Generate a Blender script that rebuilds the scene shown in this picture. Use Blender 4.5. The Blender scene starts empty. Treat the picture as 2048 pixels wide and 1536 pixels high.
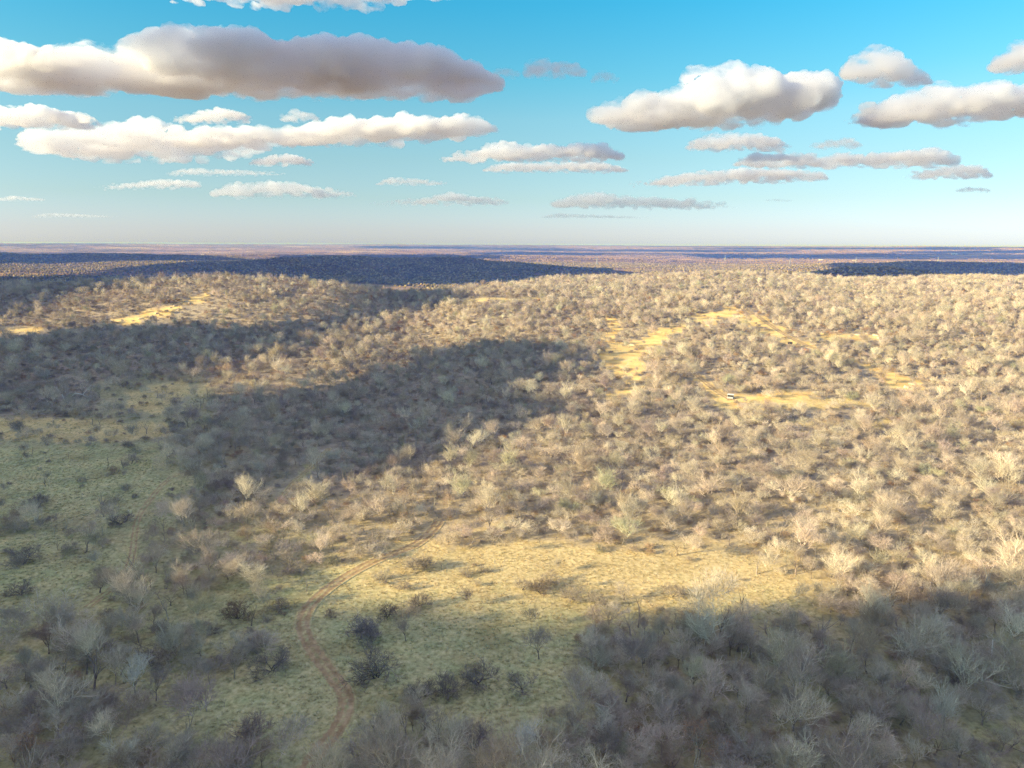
import bpy, math, random
import numpy as np
from mathutils import Vector, Matrix, noise as mnoise

R = math.radians
random.seed(7)
rng = np.random.default_rng(7)
scn = bpy.context.scene
col = scn.collection

# ------------------------------------------------------------------ camera
CAMZ = 75.0
PITCH = R(11.42)
ROLL = R(0.22)
cam_d = bpy.data.cameras.new('camera')
cam = bpy.data.objects.new('camera', cam_d)
col.objects.link(cam)
scn.camera = cam
cam_d.sensor_width = 36.0
F = 1384.0                       # focal length in pixels of the 2048 wide frame
cam_d.lens = 36.0 * F / 2048.0
cam_d.clip_start = 1.0
cam_d.clip_end = 120000.0
cmat = Matrix.Rotation(math.pi / 2 - PITCH, 4, 'X') @ Matrix.Rotation(ROLL, 4, 'Z')
cam.matrix_world = Matrix.Translation((0, 0, CAMZ)) @ cmat
CR = np.array(cmat.to_3x3())     # columns: right, up, back

# ------------------------------------------------------------------ light
SUN_EL = R(17.0)
SUN_AZ_SHADOW = R(21.0)          # shadows run right and this far away from the camera
shadow_dir = np.array([math.cos(SUN_AZ_SHADOW), math.sin(SUN_AZ_SHADOW)])
to_sun = np.array([-shadow_dir[0] * math.cos(SUN_EL), -shadow_dir[1] * math.cos(SUN_EL), math.sin(SUN_EL)])
sd = bpy.data.lights.new('sun', 'SUN')
sun = bpy.data.objects.new('sun', sd)
col.objects.link(sun)
sd.energy = 4.8
sd.angle = R(0.5)
sd.color = (1.0, 0.825, 0.50)
sun.rotation_euler = Vector(to_sun).to_track_quat('Z', 'Y').to_euler()

world = bpy.data.worlds.new('World')
scn.world = world
world.use_nodes = True
wn = world.node_tree
for n in list(wn.nodes):
    wn.nodes.remove(n)
wo = wn.nodes.new('ShaderNodeOutputWorld')
bg = wn.nodes.new('ShaderNodeBackground')
sky = wn.nodes.new('ShaderNodeTexSky')
sky.sky_type = 'NISHITA'
sky.sun_disc = False
sky.sun_elevation = SUN_EL
sky.sun_rotation = math.atan2(to_sun[0], to_sun[1])
sky.altitude = 300
sky.air_density = 1.0
sky.dust_density = 0.6
sky.ozone_density = 2.2
# tint by height: blue in view, zenith lifted and warmed as added fill light
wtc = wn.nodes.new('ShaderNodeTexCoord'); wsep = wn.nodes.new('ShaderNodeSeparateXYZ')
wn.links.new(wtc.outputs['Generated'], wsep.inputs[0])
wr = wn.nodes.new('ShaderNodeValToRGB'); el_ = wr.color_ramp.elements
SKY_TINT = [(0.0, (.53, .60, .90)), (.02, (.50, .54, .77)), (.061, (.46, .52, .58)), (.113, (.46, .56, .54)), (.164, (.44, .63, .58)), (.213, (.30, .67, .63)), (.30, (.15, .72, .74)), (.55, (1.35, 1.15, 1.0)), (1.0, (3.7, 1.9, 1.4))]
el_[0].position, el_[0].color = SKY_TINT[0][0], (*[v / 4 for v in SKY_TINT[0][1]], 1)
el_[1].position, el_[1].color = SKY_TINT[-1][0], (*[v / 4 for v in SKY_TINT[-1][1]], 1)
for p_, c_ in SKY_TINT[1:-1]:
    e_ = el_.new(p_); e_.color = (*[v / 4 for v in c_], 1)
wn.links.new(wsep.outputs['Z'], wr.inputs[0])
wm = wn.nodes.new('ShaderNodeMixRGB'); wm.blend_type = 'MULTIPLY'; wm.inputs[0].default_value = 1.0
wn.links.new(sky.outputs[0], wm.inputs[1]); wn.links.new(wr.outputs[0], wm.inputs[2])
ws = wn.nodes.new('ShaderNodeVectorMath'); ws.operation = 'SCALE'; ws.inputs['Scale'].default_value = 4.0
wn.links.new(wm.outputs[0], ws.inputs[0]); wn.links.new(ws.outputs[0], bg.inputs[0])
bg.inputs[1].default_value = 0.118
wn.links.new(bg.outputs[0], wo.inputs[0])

scn.view_settings.view_transform = 'Standard'
scn.view_settings.look = 'None'
scn.view_settings.gamma = 1.0
scn.view_settings.exposure = 1.35
scn.view_settings.use_curve_mapping = False
cy = scn.cycles
cy.use_denoising = True
cy.denoiser = 'OPENIMAGEDENOISE'
cy.denoising_input_passes = 'RGB_ALBEDO_NORMAL'
cy.denoising_prefilter = 'NONE'
cy.volume_step_rate = .35
cy.volume_max_steps = 256
cy.volume_bounces = 16
cy.max_bounces = 22
cy.diffuse_bounces = 3
cy.glossy_bounces = 1
cy.transparent_max_bounces = 16
cy.sample_clamp_indirect = 4.0

# ------------------------------------------------------------------ noise and terrain
def _h(ix, iy, seed):
    n = (ix * 374761393 + iy * 668265263 + seed * 974634777) & 0x7fffffff
    n = ((n ^ (n >> 13)) * 1274126177) & 0x7fffffff
    return ((n ^ (n >> 16)) & 0xffff) / 65535.0

def vn(x, y, seed=0):
    x = np.asarray(x, float); y = np.asarray(y, float)
    ix = np.floor(x).astype(np.int64); iy = np.floor(y).astype(np.int64)
    fx = x - ix; fy = y - iy
    fx = fx * fx * (3 - 2 * fx); fy = fy * fy * (3 - 2 * fy)
    a = _h(ix, iy, seed); b = _h(ix + 1, iy, seed); c = _h(ix, iy + 1, seed); d = _h(ix + 1, iy + 1, seed)
    return (a * (1 - fx) + b * fx) * (1 - fy) + (c * (1 - fx) + d * fx) * fy

def fbm(x, y, s, seed=0, oct=4):
    v = 0; a = 0.5; t = 0
    for o in range(oct):
        v = v + a * vn(x / s, y / s, seed + o * 17); t += a
        a *= 0.5; s = s / 2.03
    return v / t            # 0..1

def sst(a, b, x):
    t = np.clip((x - a) / (b - a), 0, 1)
    return t * t * (3 - 2 * t)

PL = np.array([(-1e5, 0), (0, 0), (160, 0), (235, 2), (300, 5), (360, 12), (400, 13), (440, 10.5), (475, 16), (520, 28), (580, 39), (620, 40), (670, 31), (770, 4), (900, -12), (1300, -22), (1e6, -22)])
PR = np.array([(-1e5, 0), (0, 0), (160, 0), (235, 3.5), (300, 8), (400, 15), (500, 23.5), (560, 26.5), (700, 28.5), (880, 29.5), (1010, 27), (1200, 2), (1500, -15), (1800, -22), (1e6, -22)])
_ys = np.linspace(0, 2000, 401)
def _smooth(P):
    v = np.interp(_ys, P[:, 0], P[:, 1]); k = np.hanning(13); k /= k.sum()
    return np.convolve(np.pad(v, 6, mode='edge'), k, mode='valid')
_VL, _VR = _smooth(PL), _smooth(PR)

HILLS = [(-430, 2250, 520, 200, 41), (-1100, 2700, 420, 260, 22), (-2300, 3300, 800, 260, 38), (-900, 4300, 1500, 240, 20),
         (800, 1560, 120, 130, 38), (640, 1850, 110, 110, 30), (1750, 2700, 500, 190, 30), (3300, 6400, 2200, 320, 16),
         (1500, 12800, 2300, 600, 9), (-5200, 11500, 2500, 600, 9), (7000, 11500, 2500, 500, 9),
         (-6200, 9000, 2600, 350, 22), (-1500, 7200, 1600, 300, 18)]
def height(x, y):
    x = np.asarray(x, float); y = np.asarray(y, float)
    u = x / np.maximum(np.abs(y), 160)
    t = sst(-0.17, 0.10, u)
    yl = y + 14 * np.sin(x / 95.0) + 10 * (vn(x / 130, y / 500, 5) - .5)
    a = np.interp(yl, _ys, _VL); b = np.interp(y + 24 * (vn(x / 160, y / 400, 6) - .5), _ys, _VR)
    a = a * (1 + sst(430, 520, y) * (.09 * np.exp(-((u + .42) / .14) ** 2) - .17 * np.exp(-((u + .10) / .12) ** 2) - .10 * sst(-.52, -.72, u)))
    b = b * (1 + sst(430, 560, y) * (.12 * np.exp(-((u - .30) / .13) ** 2) - .10 * np.exp(-((u - .52) / .07) ** 2)))
    z = a * (1 - t) + b * t
    hillm = sst(240, 420, y)
    z = z + hillm * (9 * (fbm(x, y, 110, 3, 3) - .5))
    z = z + 1.1 * (fbm(x, y, 42, 9, 3) - .5) * (1 - .0 * hillm)
    # a draw running down between the two ridges on the left
    z = z - 6 * np.exp(-((x + 60 + .25 * (y - 450)) / 38) ** 2) * sst(330, 420, y) * (1 - sst(620, 760, y))
    for cx, cyy, sx, sy, h in HILLS:
        q = ((x - cx) / sx) ** 2; q2 = ((y - cyy) / sy) ** 2
        z = z + h * np.exp(-(q * q * .25 + q2 * .6)) * (0.75 + 0.5 * vn(x / (sx * .35), y / (sy * .6), 21)) * sst(900, 1400, y)
    r = np.hypot(x, y)
    z = z + sst(1500, 4000, r) * 20 * (fbm(x, y * 1.7, 1700, 31, 3) - .5)
    z = z + sst(7000, 15500, r) * 80
    return z

def ray(px, py):
    d = np.array([(px - 1024) / F, (768 - py) / F, -1.0])
    d = CR @ d
    return d / np.linalg.norm(d)

def ground(px, py):
    """first point of the terrain seen at this place of the photograph"""
    d = ray(px, py)
    ts = np.concatenate([np.linspace(40, 1500, 1461), np.geomspace(1501, 60000, 2400)])
    P = d[None, :] * ts[:, None] + np.array([0, 0, CAMZ])
    below = P[:, 2] < height(P[:, 0], P[:, 1])
    if not below.any():
        return P[-1]
    i = int(np.argmax(below))
    if i == 0:
        return P[0]
    a, b = ts[i - 1], ts[i]
    for _ in range(14):
        m = .5 * (a + b); p = d * m
        if p[2] + CAMZ < height(p[0], p[1]): b = m
        else: a = m
    p = d * b
    return np.array([p[0], p[1], float(height(p[0], p[1]))])

def project(P):
    P = np.atleast_2d(P) - np.array([0, 0, CAMZ])
    c = P @ CR
    w = -c[:, 2]; w = np.where(w > 1e-3, w, 1e-3)
    return 1024 + F * c[:, 0] / w, 768 - F * c[:, 1] / w, w

def wpoly(pts):
    out = []
    for i, (x, y) in enumerate(pts):
        x2, y2 = pts[(i + 1) % len(pts)]
        n = max(1, int(math.hypot(x2 - x, y2 - y) // 60))
        for k in range(n):
            g = ground(x + (x2 - x) * k / n, y + (y2 - y) * k / n)
            out.append((g[0], g[1]))
    return np.array(out)

def inpoly(poly, x, y):
    x = np.asarray(x); y = np.asarray(y)
    inside = np.zeros(x.shape, bool)
    n = len(poly)
    mnx, mny = poly.min(0); mxx, mxy = poly.max(0)
    box = (x >= mnx) & (x <= mxx) & (y >= mny) & (y <= mxy)
    if not box.any(): return inside
    xs, ys = x[box], y[box]; r = np.zeros(xs.shape, bool)
    for i in range(n):
        x1, y1 = poly[i]; x2, y2 = poly[(i + 1) % n]
        if y1 == y2: continue
        c = (y1 > ys) != (y2 > ys)
        r ^= c & (xs < (x2 - x1) * (ys - y1) / (y2 - y1) + x1)
    inside[box] = r
    return inside

# ---- what covers the ground, traced on the photograph and laid on the terrain
OPEN = [wpoly(p) for p in [
    [(590, 1160), (690, 1125), (790, 1085), (860, 1072), (900, 1100), (1060, 1078), (1130, 1085), (1250, 1100), (1370, 1112), (1420, 1165), (1560, 1168), (1620, 1185), (1640, 1235), (1500, 1228), (1400, 1250), (1240, 1232), (1160, 1262), (1120, 1300), (1130, 1390), (1040, 1440), (900, 1425), (790, 1440), (720, 1470), (640, 1530), (560, 1480), (590, 1380), (560, 1290), (470, 1240), (440, 1190)],
    [(-200, 895), (100, 895), (250, 892), (330, 885), (345, 925), (300, 950), (372, 965), (352, 1000), (270, 1030), (230, 1022), (100, 1045), (-200, 1045)],
    [(-200, 1075), (60, 1070), (130, 1110), (225, 1120), (170, 1190), (120, 1250), (-200, 1300)],
    [(440, 1160), (560, 1165), (640, 1130), (560, 1215), (440, 1235), (330, 1225)],
    [(1225, 1365), (1300, 1368), (1310, 1395), (1240, 1405)],
    [(1480, 1385), (1560, 1385), (1560, 1402), (1490, 1405)],
    [(1725, 1330), (1830, 1335), (1835, 1355), (1740, 1358)],
    [(1900, 1445), (2100, 1440), (2100, 1490), (1950, 1480)],
    [(560, 1340), (640, 1330), (700, 1420), (640, 1500), (430, 1440), (440, 1380)],
    [(595, 950), (625, 925), (640, 932), (600, 965)],
    [(300, 1010), (350, 955), (372, 965), (330, 1010)],
    [(1560, 845), (1900, 838), (1900, 845), (1600, 855)] ,
]]
TAN = [wpoly(p) for p in [
    [(-200, 828), (100, 836), (330, 845), (352, 866), (200, 884), (-200, 872)],
    [(240, 785), (370, 760), (395, 785), (310, 830), (255, 815)],
    [(930, 598), (1080, 595), (1090, 601), (940, 604)],
    [(1410, 800), (1700, 800), (1750, 812), (1450, 822)],
]]
BARE = [wpoly(p) for p in [
    [(225, 640), (330, 612), (400, 596), (412, 575), (416, 598), (330, 634), (250, 652)],
    [(-200, 665), (78, 655), (90, 663), (-200, 680)],
    [(1213, 632), (1240, 638), (1243, 688), (1325, 655), (1372, 650), (1310, 692), (1282, 718), (1300, 762), (1250, 770), (1208, 722)],
    [(1395, 645), (1448, 612), (1478, 613), (1425, 655)],
    [(1485, 622), (1525, 632), (1592, 676), (1640, 696), (1570, 694), (1500, 645)],
    [(1388, 750), (1410, 752), (1455, 792), (1500, 790), (1540, 778), (1590, 776), (1650, 790), (1600, 803), (1480, 810), (1425, 803)],
    [(1700, 715), (1760, 735), (1845, 768), (1835, 785), (1780, 772), (1730, 742)],
    [(1640, 668), (1760, 668), (1745, 681), (1650, 683)],
    [(1195, 795), (1280, 770), (1292, 778), (1220, 802)],
    [(1215, 548), (1240, 541), (1290, 547), (1300, 551)],
    [(1640, 552), (1690, 546), (1692, 556), (1655, 560)],
    [(1380, 632), (1460, 620), (1510, 650), (1500, 655), (1450, 636), (1390, 645)],
]]
SEMI = [wpoly(p) for p in [
    [(-200, 1240), (250, 1190), (430, 1215), (560, 1260), (590, 1380), (600, 1536), (250, 1500), (230, 1420), (100, 1345), (-200, 1330)],
    [(700, 1240), (1150, 1260), (1180, 1450), (1000, 1536), (640, 1536), (720, 1440)],
    [(1180, 1100), (1420, 1080), (1620, 1160), (1640, 1230), (1480, 1200), (1300, 1150)],
    [(-200, 880), (350, 880), (400, 960), (300, 1100), (200, 1190), (-200, 1260)],
    [(180, 760), (420, 740), (420, 850), (180, 880)],
]]

def classes(x, y, jit=1.0):
    """density of trees and soil kinds at world points"""
    x = np.asarray(x, float); y = np.asarray(y, float)
    s = np.clip(y / 260, .6, 3) * jit
    jx = x + s * 9 * (fbm(x, y, 13, 41, 3) - .5); jy = y + s * 9 * (fbm(x, y, 13, 57, 3) - .5)
    op = np.zeros(x.shape, bool); ta = op.copy(); ba = op.copy(); se = op.copy()
    for p in OPEN: op |= inpoly(p, jx, jy)
    for p in TAN: ta |= inpoly(p, jx, jy)
    for p in BARE: ba |= inpoly(p, jx, jy)
    for p in SEMI: se |= inpoly(p, jx, jy)
    r = np.hypot(x, y)
    far = sst(1150, 1700, r)
    f = fbm(x, y * 1.8, 420, 77, 4)
    farw = sst(.40, .50, f)
    farw = np.where(r > 4500, sst(.46, .56, fbm(x, y * 3.0, 1400, 78, 4)), farw)
    for cx, cyy, sx, sy, h in HILLS[:7]:
        farw = np.maximum(farw, np.exp(-(((x - cx) / sx) ** 2 + ((y - cyy) / sy) ** 2) * .45) * 1.25)
    farw = np.clip(farw, 0, 1)
    return op, ta, ba, se, far, farw

def in_frame(x, y, z, m=60):
    px, py, w = project(np.stack([x, y, z], 1))
    return (px > -m) & (px < 2048 + m) & (py < 1536 + m * 1.8) & (y > 60)

# ------------------------------------------------------------------ materials
def nodes(name):
    m = bpy.data.materials.new(name); m.use_nodes = True
    nt = m.node_tree
    b = nt.nodes['Principled BSDF']
    b.inputs['Roughness'].default_value = 0.95
    b.inputs['Specular IOR Level'].default_value = 0.12
    return m, nt, b
def N(nt, t, **k):
    n = nt.nodes.new(t)
    for a, v in k.items(): setattr(n, a, v)
    return n
def noise(nt, scale, detail=4, rough=.55, vec=None, dist=0):
    n = N(nt, 'ShaderNodeTexNoise'); n.inputs['Scale'].default_value = scale; n.inputs['Detail'].default_value = detail
    n.inputs['Roughness'].default_value = rough; n.inputs['Distortion'].default_value = dist
    if vec: nt.links.new(vec, n.inputs['Vector'])
    return n.outputs['Fac']
def ramp(nt, src, stops):
    n = N(nt, 'ShaderNodeValToRGB'); e = n.color_ramp.elements
    e[0].position, e[0].color = stops[0][0], (*stops[0][1], 1)
    e[1].position, e[1].color = stops[1][0], (*stops[1][1], 1)
    for p, c in stops[2:]:
        k = e.new(p); k.color = (*c, 1)
    nt.links.new(src, n.inputs[0]); return n.outputs[0]
def mix(nt, fac, a, b, mode='MIX'):
    n = N(nt, 'ShaderNodeMixRGB', blend_type=mode)
    for s, v in ((0, fac), (1, a), (2, b)):
        if isinstance(v, (int, float)): n.inputs[s].default_value = v
        elif isinstance(v, tuple): n.inputs[s].default_value = (*v, 1)
        else: nt.links.new(v, n.inputs[s])
    return n.outputs[0]
def math_(nt, op, a, b=None, clamp=False):
    n = N(nt, 'ShaderNodeMath', operation=op, use_clamp=clamp)
    for s, v in ((0, a), (1, b)):
        if v is None: continue
        if isinstance(v, (int, float)): n.inputs[s].default_value = v
        else: nt.links.new(v, n.inputs[s])
    return n.outputs[0]
def attr(nt, name, typ='GEOMETRY', out='Fac'):
    n = N(nt, 'ShaderNodeAttribute', attribute_type=typ, attribute_name=name)
    return n.outputs[out]
def bump(nt, b, h, dist, strength=1.0):
    n = N(nt, 'ShaderNodeBump'); n.inputs['Distance'].default_value = dist; n.inputs['Strength'].default_value = strength
    nt.links.new(h, n.inputs['Height']); nt.links.new(n.outputs[0], b.inputs['Normal'])

# ground: grass, leaf litter under trees, sandy soil, far country
def grass_color(nt, pos):
    n1 = noise(nt, 0.045, 4, .6, pos); n2 = noise(nt, 0.9, 5, .7, pos); n3 = noise(nt, 0.22, 4, .6, pos)
    dry = ramp(nt, n2, [(.28, (.33, .25, .11)), (.46, (.56, .435, .21)), (.62, (.72, .575, .30)), (.8, (.80, .68, .42))])
    grn = ramp(nt, n2, [(.3, (.17, .18, .075)), (.5, (.36, .375, .18)), (.72, (.54, .53, .30))])
    g = math_(nt, 'ADD', attr(nt, 'green'), math_(nt, 'MULTIPLY', math_(nt, 'SUBTRACT', n3, .5), 1.5), True)
    g = math_(nt, 'ADD', g, math_(nt, 'MULTIPLY', math_(nt, 'SUBTRACT', n1, .5), .9), True)
    n0 = noise(nt, .07, 6, .7, pos)
    return mix(nt, 1.0, mix(nt, g, dry, grn), ramp(nt, n0, [(.33, (.72, .68, .62)), (.5, (1, 1, 1)), (.68, (1.15, 1.12, 1.05))]), 'MULTIPLY'), n2
M = {}
m, nt, b = nodes('ground_cover')
pos = N(nt, 'ShaderNodeNewGeometry').outputs['Position']
gcol, n2 = grass_color(nt, pos)
nl = noise(nt, .35, 5, .7, pos)
litter = ramp(nt, nl, [(.3, (.20, .165, .115)), (.5, (.36, .295, .21)), (.68, (.50, .42, .30)), (.8, (.32, .29, .19))])
ns = noise(nt, .12, 5, .65, pos)
soil = ramp(nt, ns, [(.3, (.52, .31, .12)), (.48, (.76, .54, .21)), (.62, (.82, .61, .26)), (.78, (.84, .70, .38))])
nf = N(nt, 'ShaderNodeMapping'); nf.inputs['Scale'].default_value = (1, 2.6, 1); nt.links.new(pos, nf.inputs[0])
fa = noise(nt, .0016, 6, .62, nf.outputs[0])
field = ramp(nt, fa, [(.30, (.17, .10, .062)), (.45, (.33, .20, .125)), (.55, (.27, .20, .12)), (.62, (.50, .36, .22)), (.75, (.33, .23, .15))])
fd = noise(nt, .03, 6, .75, nf.outputs[0])
field = mix(nt, 1.0, field, ramp(nt, fd, [(.35, (.55, .55, .55)), (.6, (1.25, 1.2, 1.15))]), 'MULTIPLY')
farwoodc = ramp(nt, fd, [(.35, (.09, .06, .035)), (.62, (.24, .165, .095))])
c = mix(nt, attr(nt, 'wood'), gcol, litter)
c = mix(nt, attr(nt, 'bare'), c, soil)
fc = mix(nt, attr(nt, 'farwood'), field, farwoodc)
c = mix(nt, attr(nt, 'far'), c, fc)
nt.links.new(c, b.inputs['Base Color'])
bump(nt, b, n2, .25, .8)
M['ground'] = m

m, nt, b = nodes('track_soil')
pos = N(nt, 'ShaderNodeNewGeometry').outputs['Position']
gcol, n2 = grass_color(nt, pos)
ns = noise(nt, .5, 6, .7, pos); ne = noise(nt, 1.1, 5, .75, pos)
soil = ramp(nt, ns, [(.3, (.23, .155, .075)), (.5, (.40, .275, .145)), (.7, (.58, .43, .24))])
a = math_(nt, 'ADD', attr(nt, 'rut'), math_(nt, 'MULTIPLY', math_(nt, 'SUBTRACT', ne, .5), 2.6))
a = math_(nt, 'MULTIPLY', math_(nt, 'SUBTRACT', a, .12), 2.2, True)
nt.links.new(mix(nt, a, gcol, soil), b.inputs['Base Color'])
bump(nt, b, ne, .15, .8)
M['track'] = m

def bark(name, lo, hi, scale):
    m, nt, b = nodes(name)
    tc = N(nt, 'ShaderNodeTexCoord').outputs['Object']
    n = noise(nt, scale, 4, .7, tc)
    v = ramp(nt, n, [(.3, (lo,) * 3), (.7, (hi,) * 3)])
    t = attr(nt, 'tint', 'INSTANCER', 'Color')
    nt.links.new(mix(nt, 1.0, t, v, 'MULTIPLY'), b.inputs['Base Color'])
    return m
M['bark'] = bark('rough_bark', .30, .85, 3.0)
M['twig'] = bark('fine_twigs', .58, 1.0, .8)
M['limb'] = bark('lichen_limbs', .82, 1.35, 1.2)
M['leaf'] = bark('dry_leaves', .55, 1.3, 1.5)
M['blade'] = bark('grass_blades', .7, 1.25, 2.0)
def plain(name, c, rough=.8, var=.25, scale=2.0):
    m, nt, b = nodes(name)
    tc = N(nt, 'ShaderNodeTexCoord').outputs['Object']
    n = noise(nt, scale, 5, .65, tc)
    nt.links.new(ramp(nt, n, [(.3, tuple(k * (1 - var) for k in c)), (.7, tuple(min(1, k * (1 + var)) for k in c))]), b.inputs['Base Color'])
    b.inputs['Roughness'].default_value = rough
    return m
M['white'] = plain('weathered_white_paint', (.74, .73, .70), .6, .1)
M['grey'] = plain('grey_board', (.40, .39, .38), .8, .2)
M['dark'] = plain('dark_interior', (.03, .03, .03), .8, .3)
M['black'] = plain('black_plastic', (.012, .012, .013), .5, .2)
M['steel'] = plain('galvanised_steel', (.45, .45, .45), .5, .1, .3)
M['rock'] = plain('pale_sandstone', (.56, .44, .30), .9, .35, .8)
M['roof'] = plain('pale_metal_roof', (.55, .54, .52), .5, .15, .2)
M['deadwood'] = plain('bleached_wood', (.68, .64, .58), .8, .15)

def cloud_mat(name, dens, color=(.962, .969, .981), g=0.62, cell=None):
    m = bpy.data.materials.new(name); m.use_nodes = True
    nt = m.node_tree
    for n in list(nt.nodes): nt.nodes.remove(n)
    o = nt.nodes.new('ShaderNodeOutputMaterial'); v = nt.nodes.new('ShaderNodeVolumePrincipled')
    v.inputs['Color'].default_value = (*color, 1)
    v.inputs['Density'].default_value = dens
    v.inputs['Anisotropy'].default_value = g
    nt.links.new(v.outputs[0], o.inputs['Volume'])
    if cell:          # ragged, torn vapour
        tc = nt.nodes.new('ShaderNodeTexCoord')
        mp = nt.nodes.new('ShaderNodeMapping'); mp.inputs['Scale'].default_value = (.5 / cell, .5 / cell, 1.0 / cell)
        nt.links.new(tc.outputs['Object'], mp.inputs[0])
        n = noise(nt, 1.0, 8, .68, mp.outputs[0], .3)
        a = math_(nt, 'MULTIPLY', math_(nt, 'SUBTRACT', n, .405), 5.5, True)
        nt.links.new(math_(nt, 'MULTIPLY', a, dens * 2.0), v.inputs['Density'])
    return m

# ------------------------------------------------------------------ helpers
def link(o):
    col.objects.link(o); return o
def mesh_np(name, V, Fc, mat=None, smooth=False):
    me = bpy.data.meshes.new(name)
    V = np.ascontiguousarray(V, np.float32); Fc = np.ascontiguousarray(Fc, np.int32)
    k = Fc.shape[1]
    me.vertices.add(len(V)); me.vertices.foreach_set('co', V.ravel())
    me.loops.add(Fc.size); me.loops.foreach_set('vertex_index', Fc.ravel())
    me.polygons.add(len(Fc)); me.polygons.foreach_set('loop_start', np.arange(0, Fc.size, k, dtype=np.int32))
    me.polygons.foreach_set('loop_total', np.full(len(Fc), k, np.int32))
    me.polygons.foreach_set('use_smooth', np.full(len(Fc), smooth))
    if mat: me.materials.append(mat)
    me.update(calc_edges=True)
    return me
def fattr(me, name, vals):
    a = me.attributes.new(name, 'FLOAT', 'POINT'); a.data.foreach_set('value', np.ascontiguousarray(vals, np.float32))
def tag(o, label=None, cat=None, group=None, kind=None):
    if label: o['label'] = label
    if cat: o['category'] = cat
    if group: o['group'] = group
    if kind: o['kind'] = kind
    return o
def empty(name, loc, rz=0):
    o = bpy.data.objects.new(name, None); link(o)
    o.location = loc; o.rotation_euler = (0, 0, rz); o.empty_display_size = .5
    return o
def part(name, me, parent, **k):
    o = bpy.data.objects.new(name, me); link(o); o.parent = parent
    for a, v in k.items(): setattr(o, a, v)
    return o

class MB:
    def __init__(s): s.v = []; s.f = []
    def box(s, x0, x1, y0, y1, z0, z1):
        i = len(s.v)
        s.v += [(x0, y0, z0), (x1, y0, z0), (x1, y1, z0), (x0, y1, z0), (x0, y0, z1), (x1, y0, z1), (x1, y1, z1), (x0, y1, z1)]
        s.f += [tuple(i + k for k in q) for q in ((0, 3, 2, 1), (4, 5, 6, 7), (0, 1, 5, 4), (1, 2, 6, 5), (2, 3, 7, 6), (3, 0, 4, 7))]
        return s
    def bar(s, a, b, r):
        a = Vector(a); b = Vector(b); d = (b - a).normalized()
        u = d.cross(Vector((0, 0, 1)) if abs(d.z) < .9 else Vector((1, 0, 0))).normalized(); w = d.cross(u)
        i = len(s.v)
        for p in (a, b):
            for k in range(4):
                t = math.pi / 4 + k * math.pi / 2
                s.v.append(tuple(p + (u * math.cos(t) + w * math.sin(t)) * r))
        for k in range(4):
            s.f.append((i + k, i + (k + 1) % 4, i + 4 + (k + 1) % 4, i + 4 + k))
        s.f += [(i + 3, i + 2, i + 1, i), (i + 4, i + 5, i + 6, i + 7)]
        return s
    def mesh(s, name, mat):
        me = bpy.data.meshes.new(name); me.from_pydata(s.v, [], s.f); me.materials.append(mat); return me

# ------------------------------------------------------------------ terrain sheet
az = np.unique(np.concatenate([np.arange(-180, -50, 6.), np.arange(-50, 50.01, .2), np.arange(50, 181, 6.)]))
az = az[az < 180]
rr = np.concatenate([[0.01], np.geomspace(25, 16500, 410)])
A, RR = np.meshgrid(np.radians(az), rr)
X = RR * np.sin(A); Y = RR * np.cos(A)
Z = height(X, Y)
na, nr = len(az), len(rr)
op, ta, ba, se, far, farw = classes(X.ravel(), Y.ravel())
V = np.stack([X.ravel(), Y.ravel(), Z.ravel()], 1)
ii, jj = np.meshgrid(np.arange(nr - 1), np.arange(na), indexing='ij')
j2 = (jj + 1) % na
Fc = np.stack([ii * na + jj, ii * na + j2, (ii + 1) * na + j2, (ii + 1) * na + jj], -1).reshape(-1, 4)[:, ::-1]
me = mesh_np('ground', V, Fc, M['ground'], True)
wood = np.where(op | ta, 0.0, 1.0); wood = np.where(se & ~op & ~ta, .45, wood)
wood = wood * (.38 + .62 * sst(125, 190, V[:, 1])) * (1 - .5 * (1 - sst(-.45, -.25, V[:, 0] / np.maximum(V[:, 1], 60))) * (1 - sst(240, 300, V[:, 1])))
fattr(me, 'wood', wood * (1 - .55 * fbm(V[:, 0], V[:, 1], 9, 90, 2) * (V[:, 1] < 200)))
fattr(me, 'bare', np.where(ba, 1.0, np.where(ta, .25, 0.0)))
u = V[:, 0] / np.maximum(V[:, 1], 60)
green = .62 - .75 * sst(-.42, -.05, u) * sst(118, 150, V[:, 1]) + .05
green = np.where(ta, .12, green)
fattr(me, 'green', green)
fattr(me, 'far', far); fattr(me, 'farwood', farw)
g = link(bpy.data.objects.new('ground', me)); tag(g, kind='structure')

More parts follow.
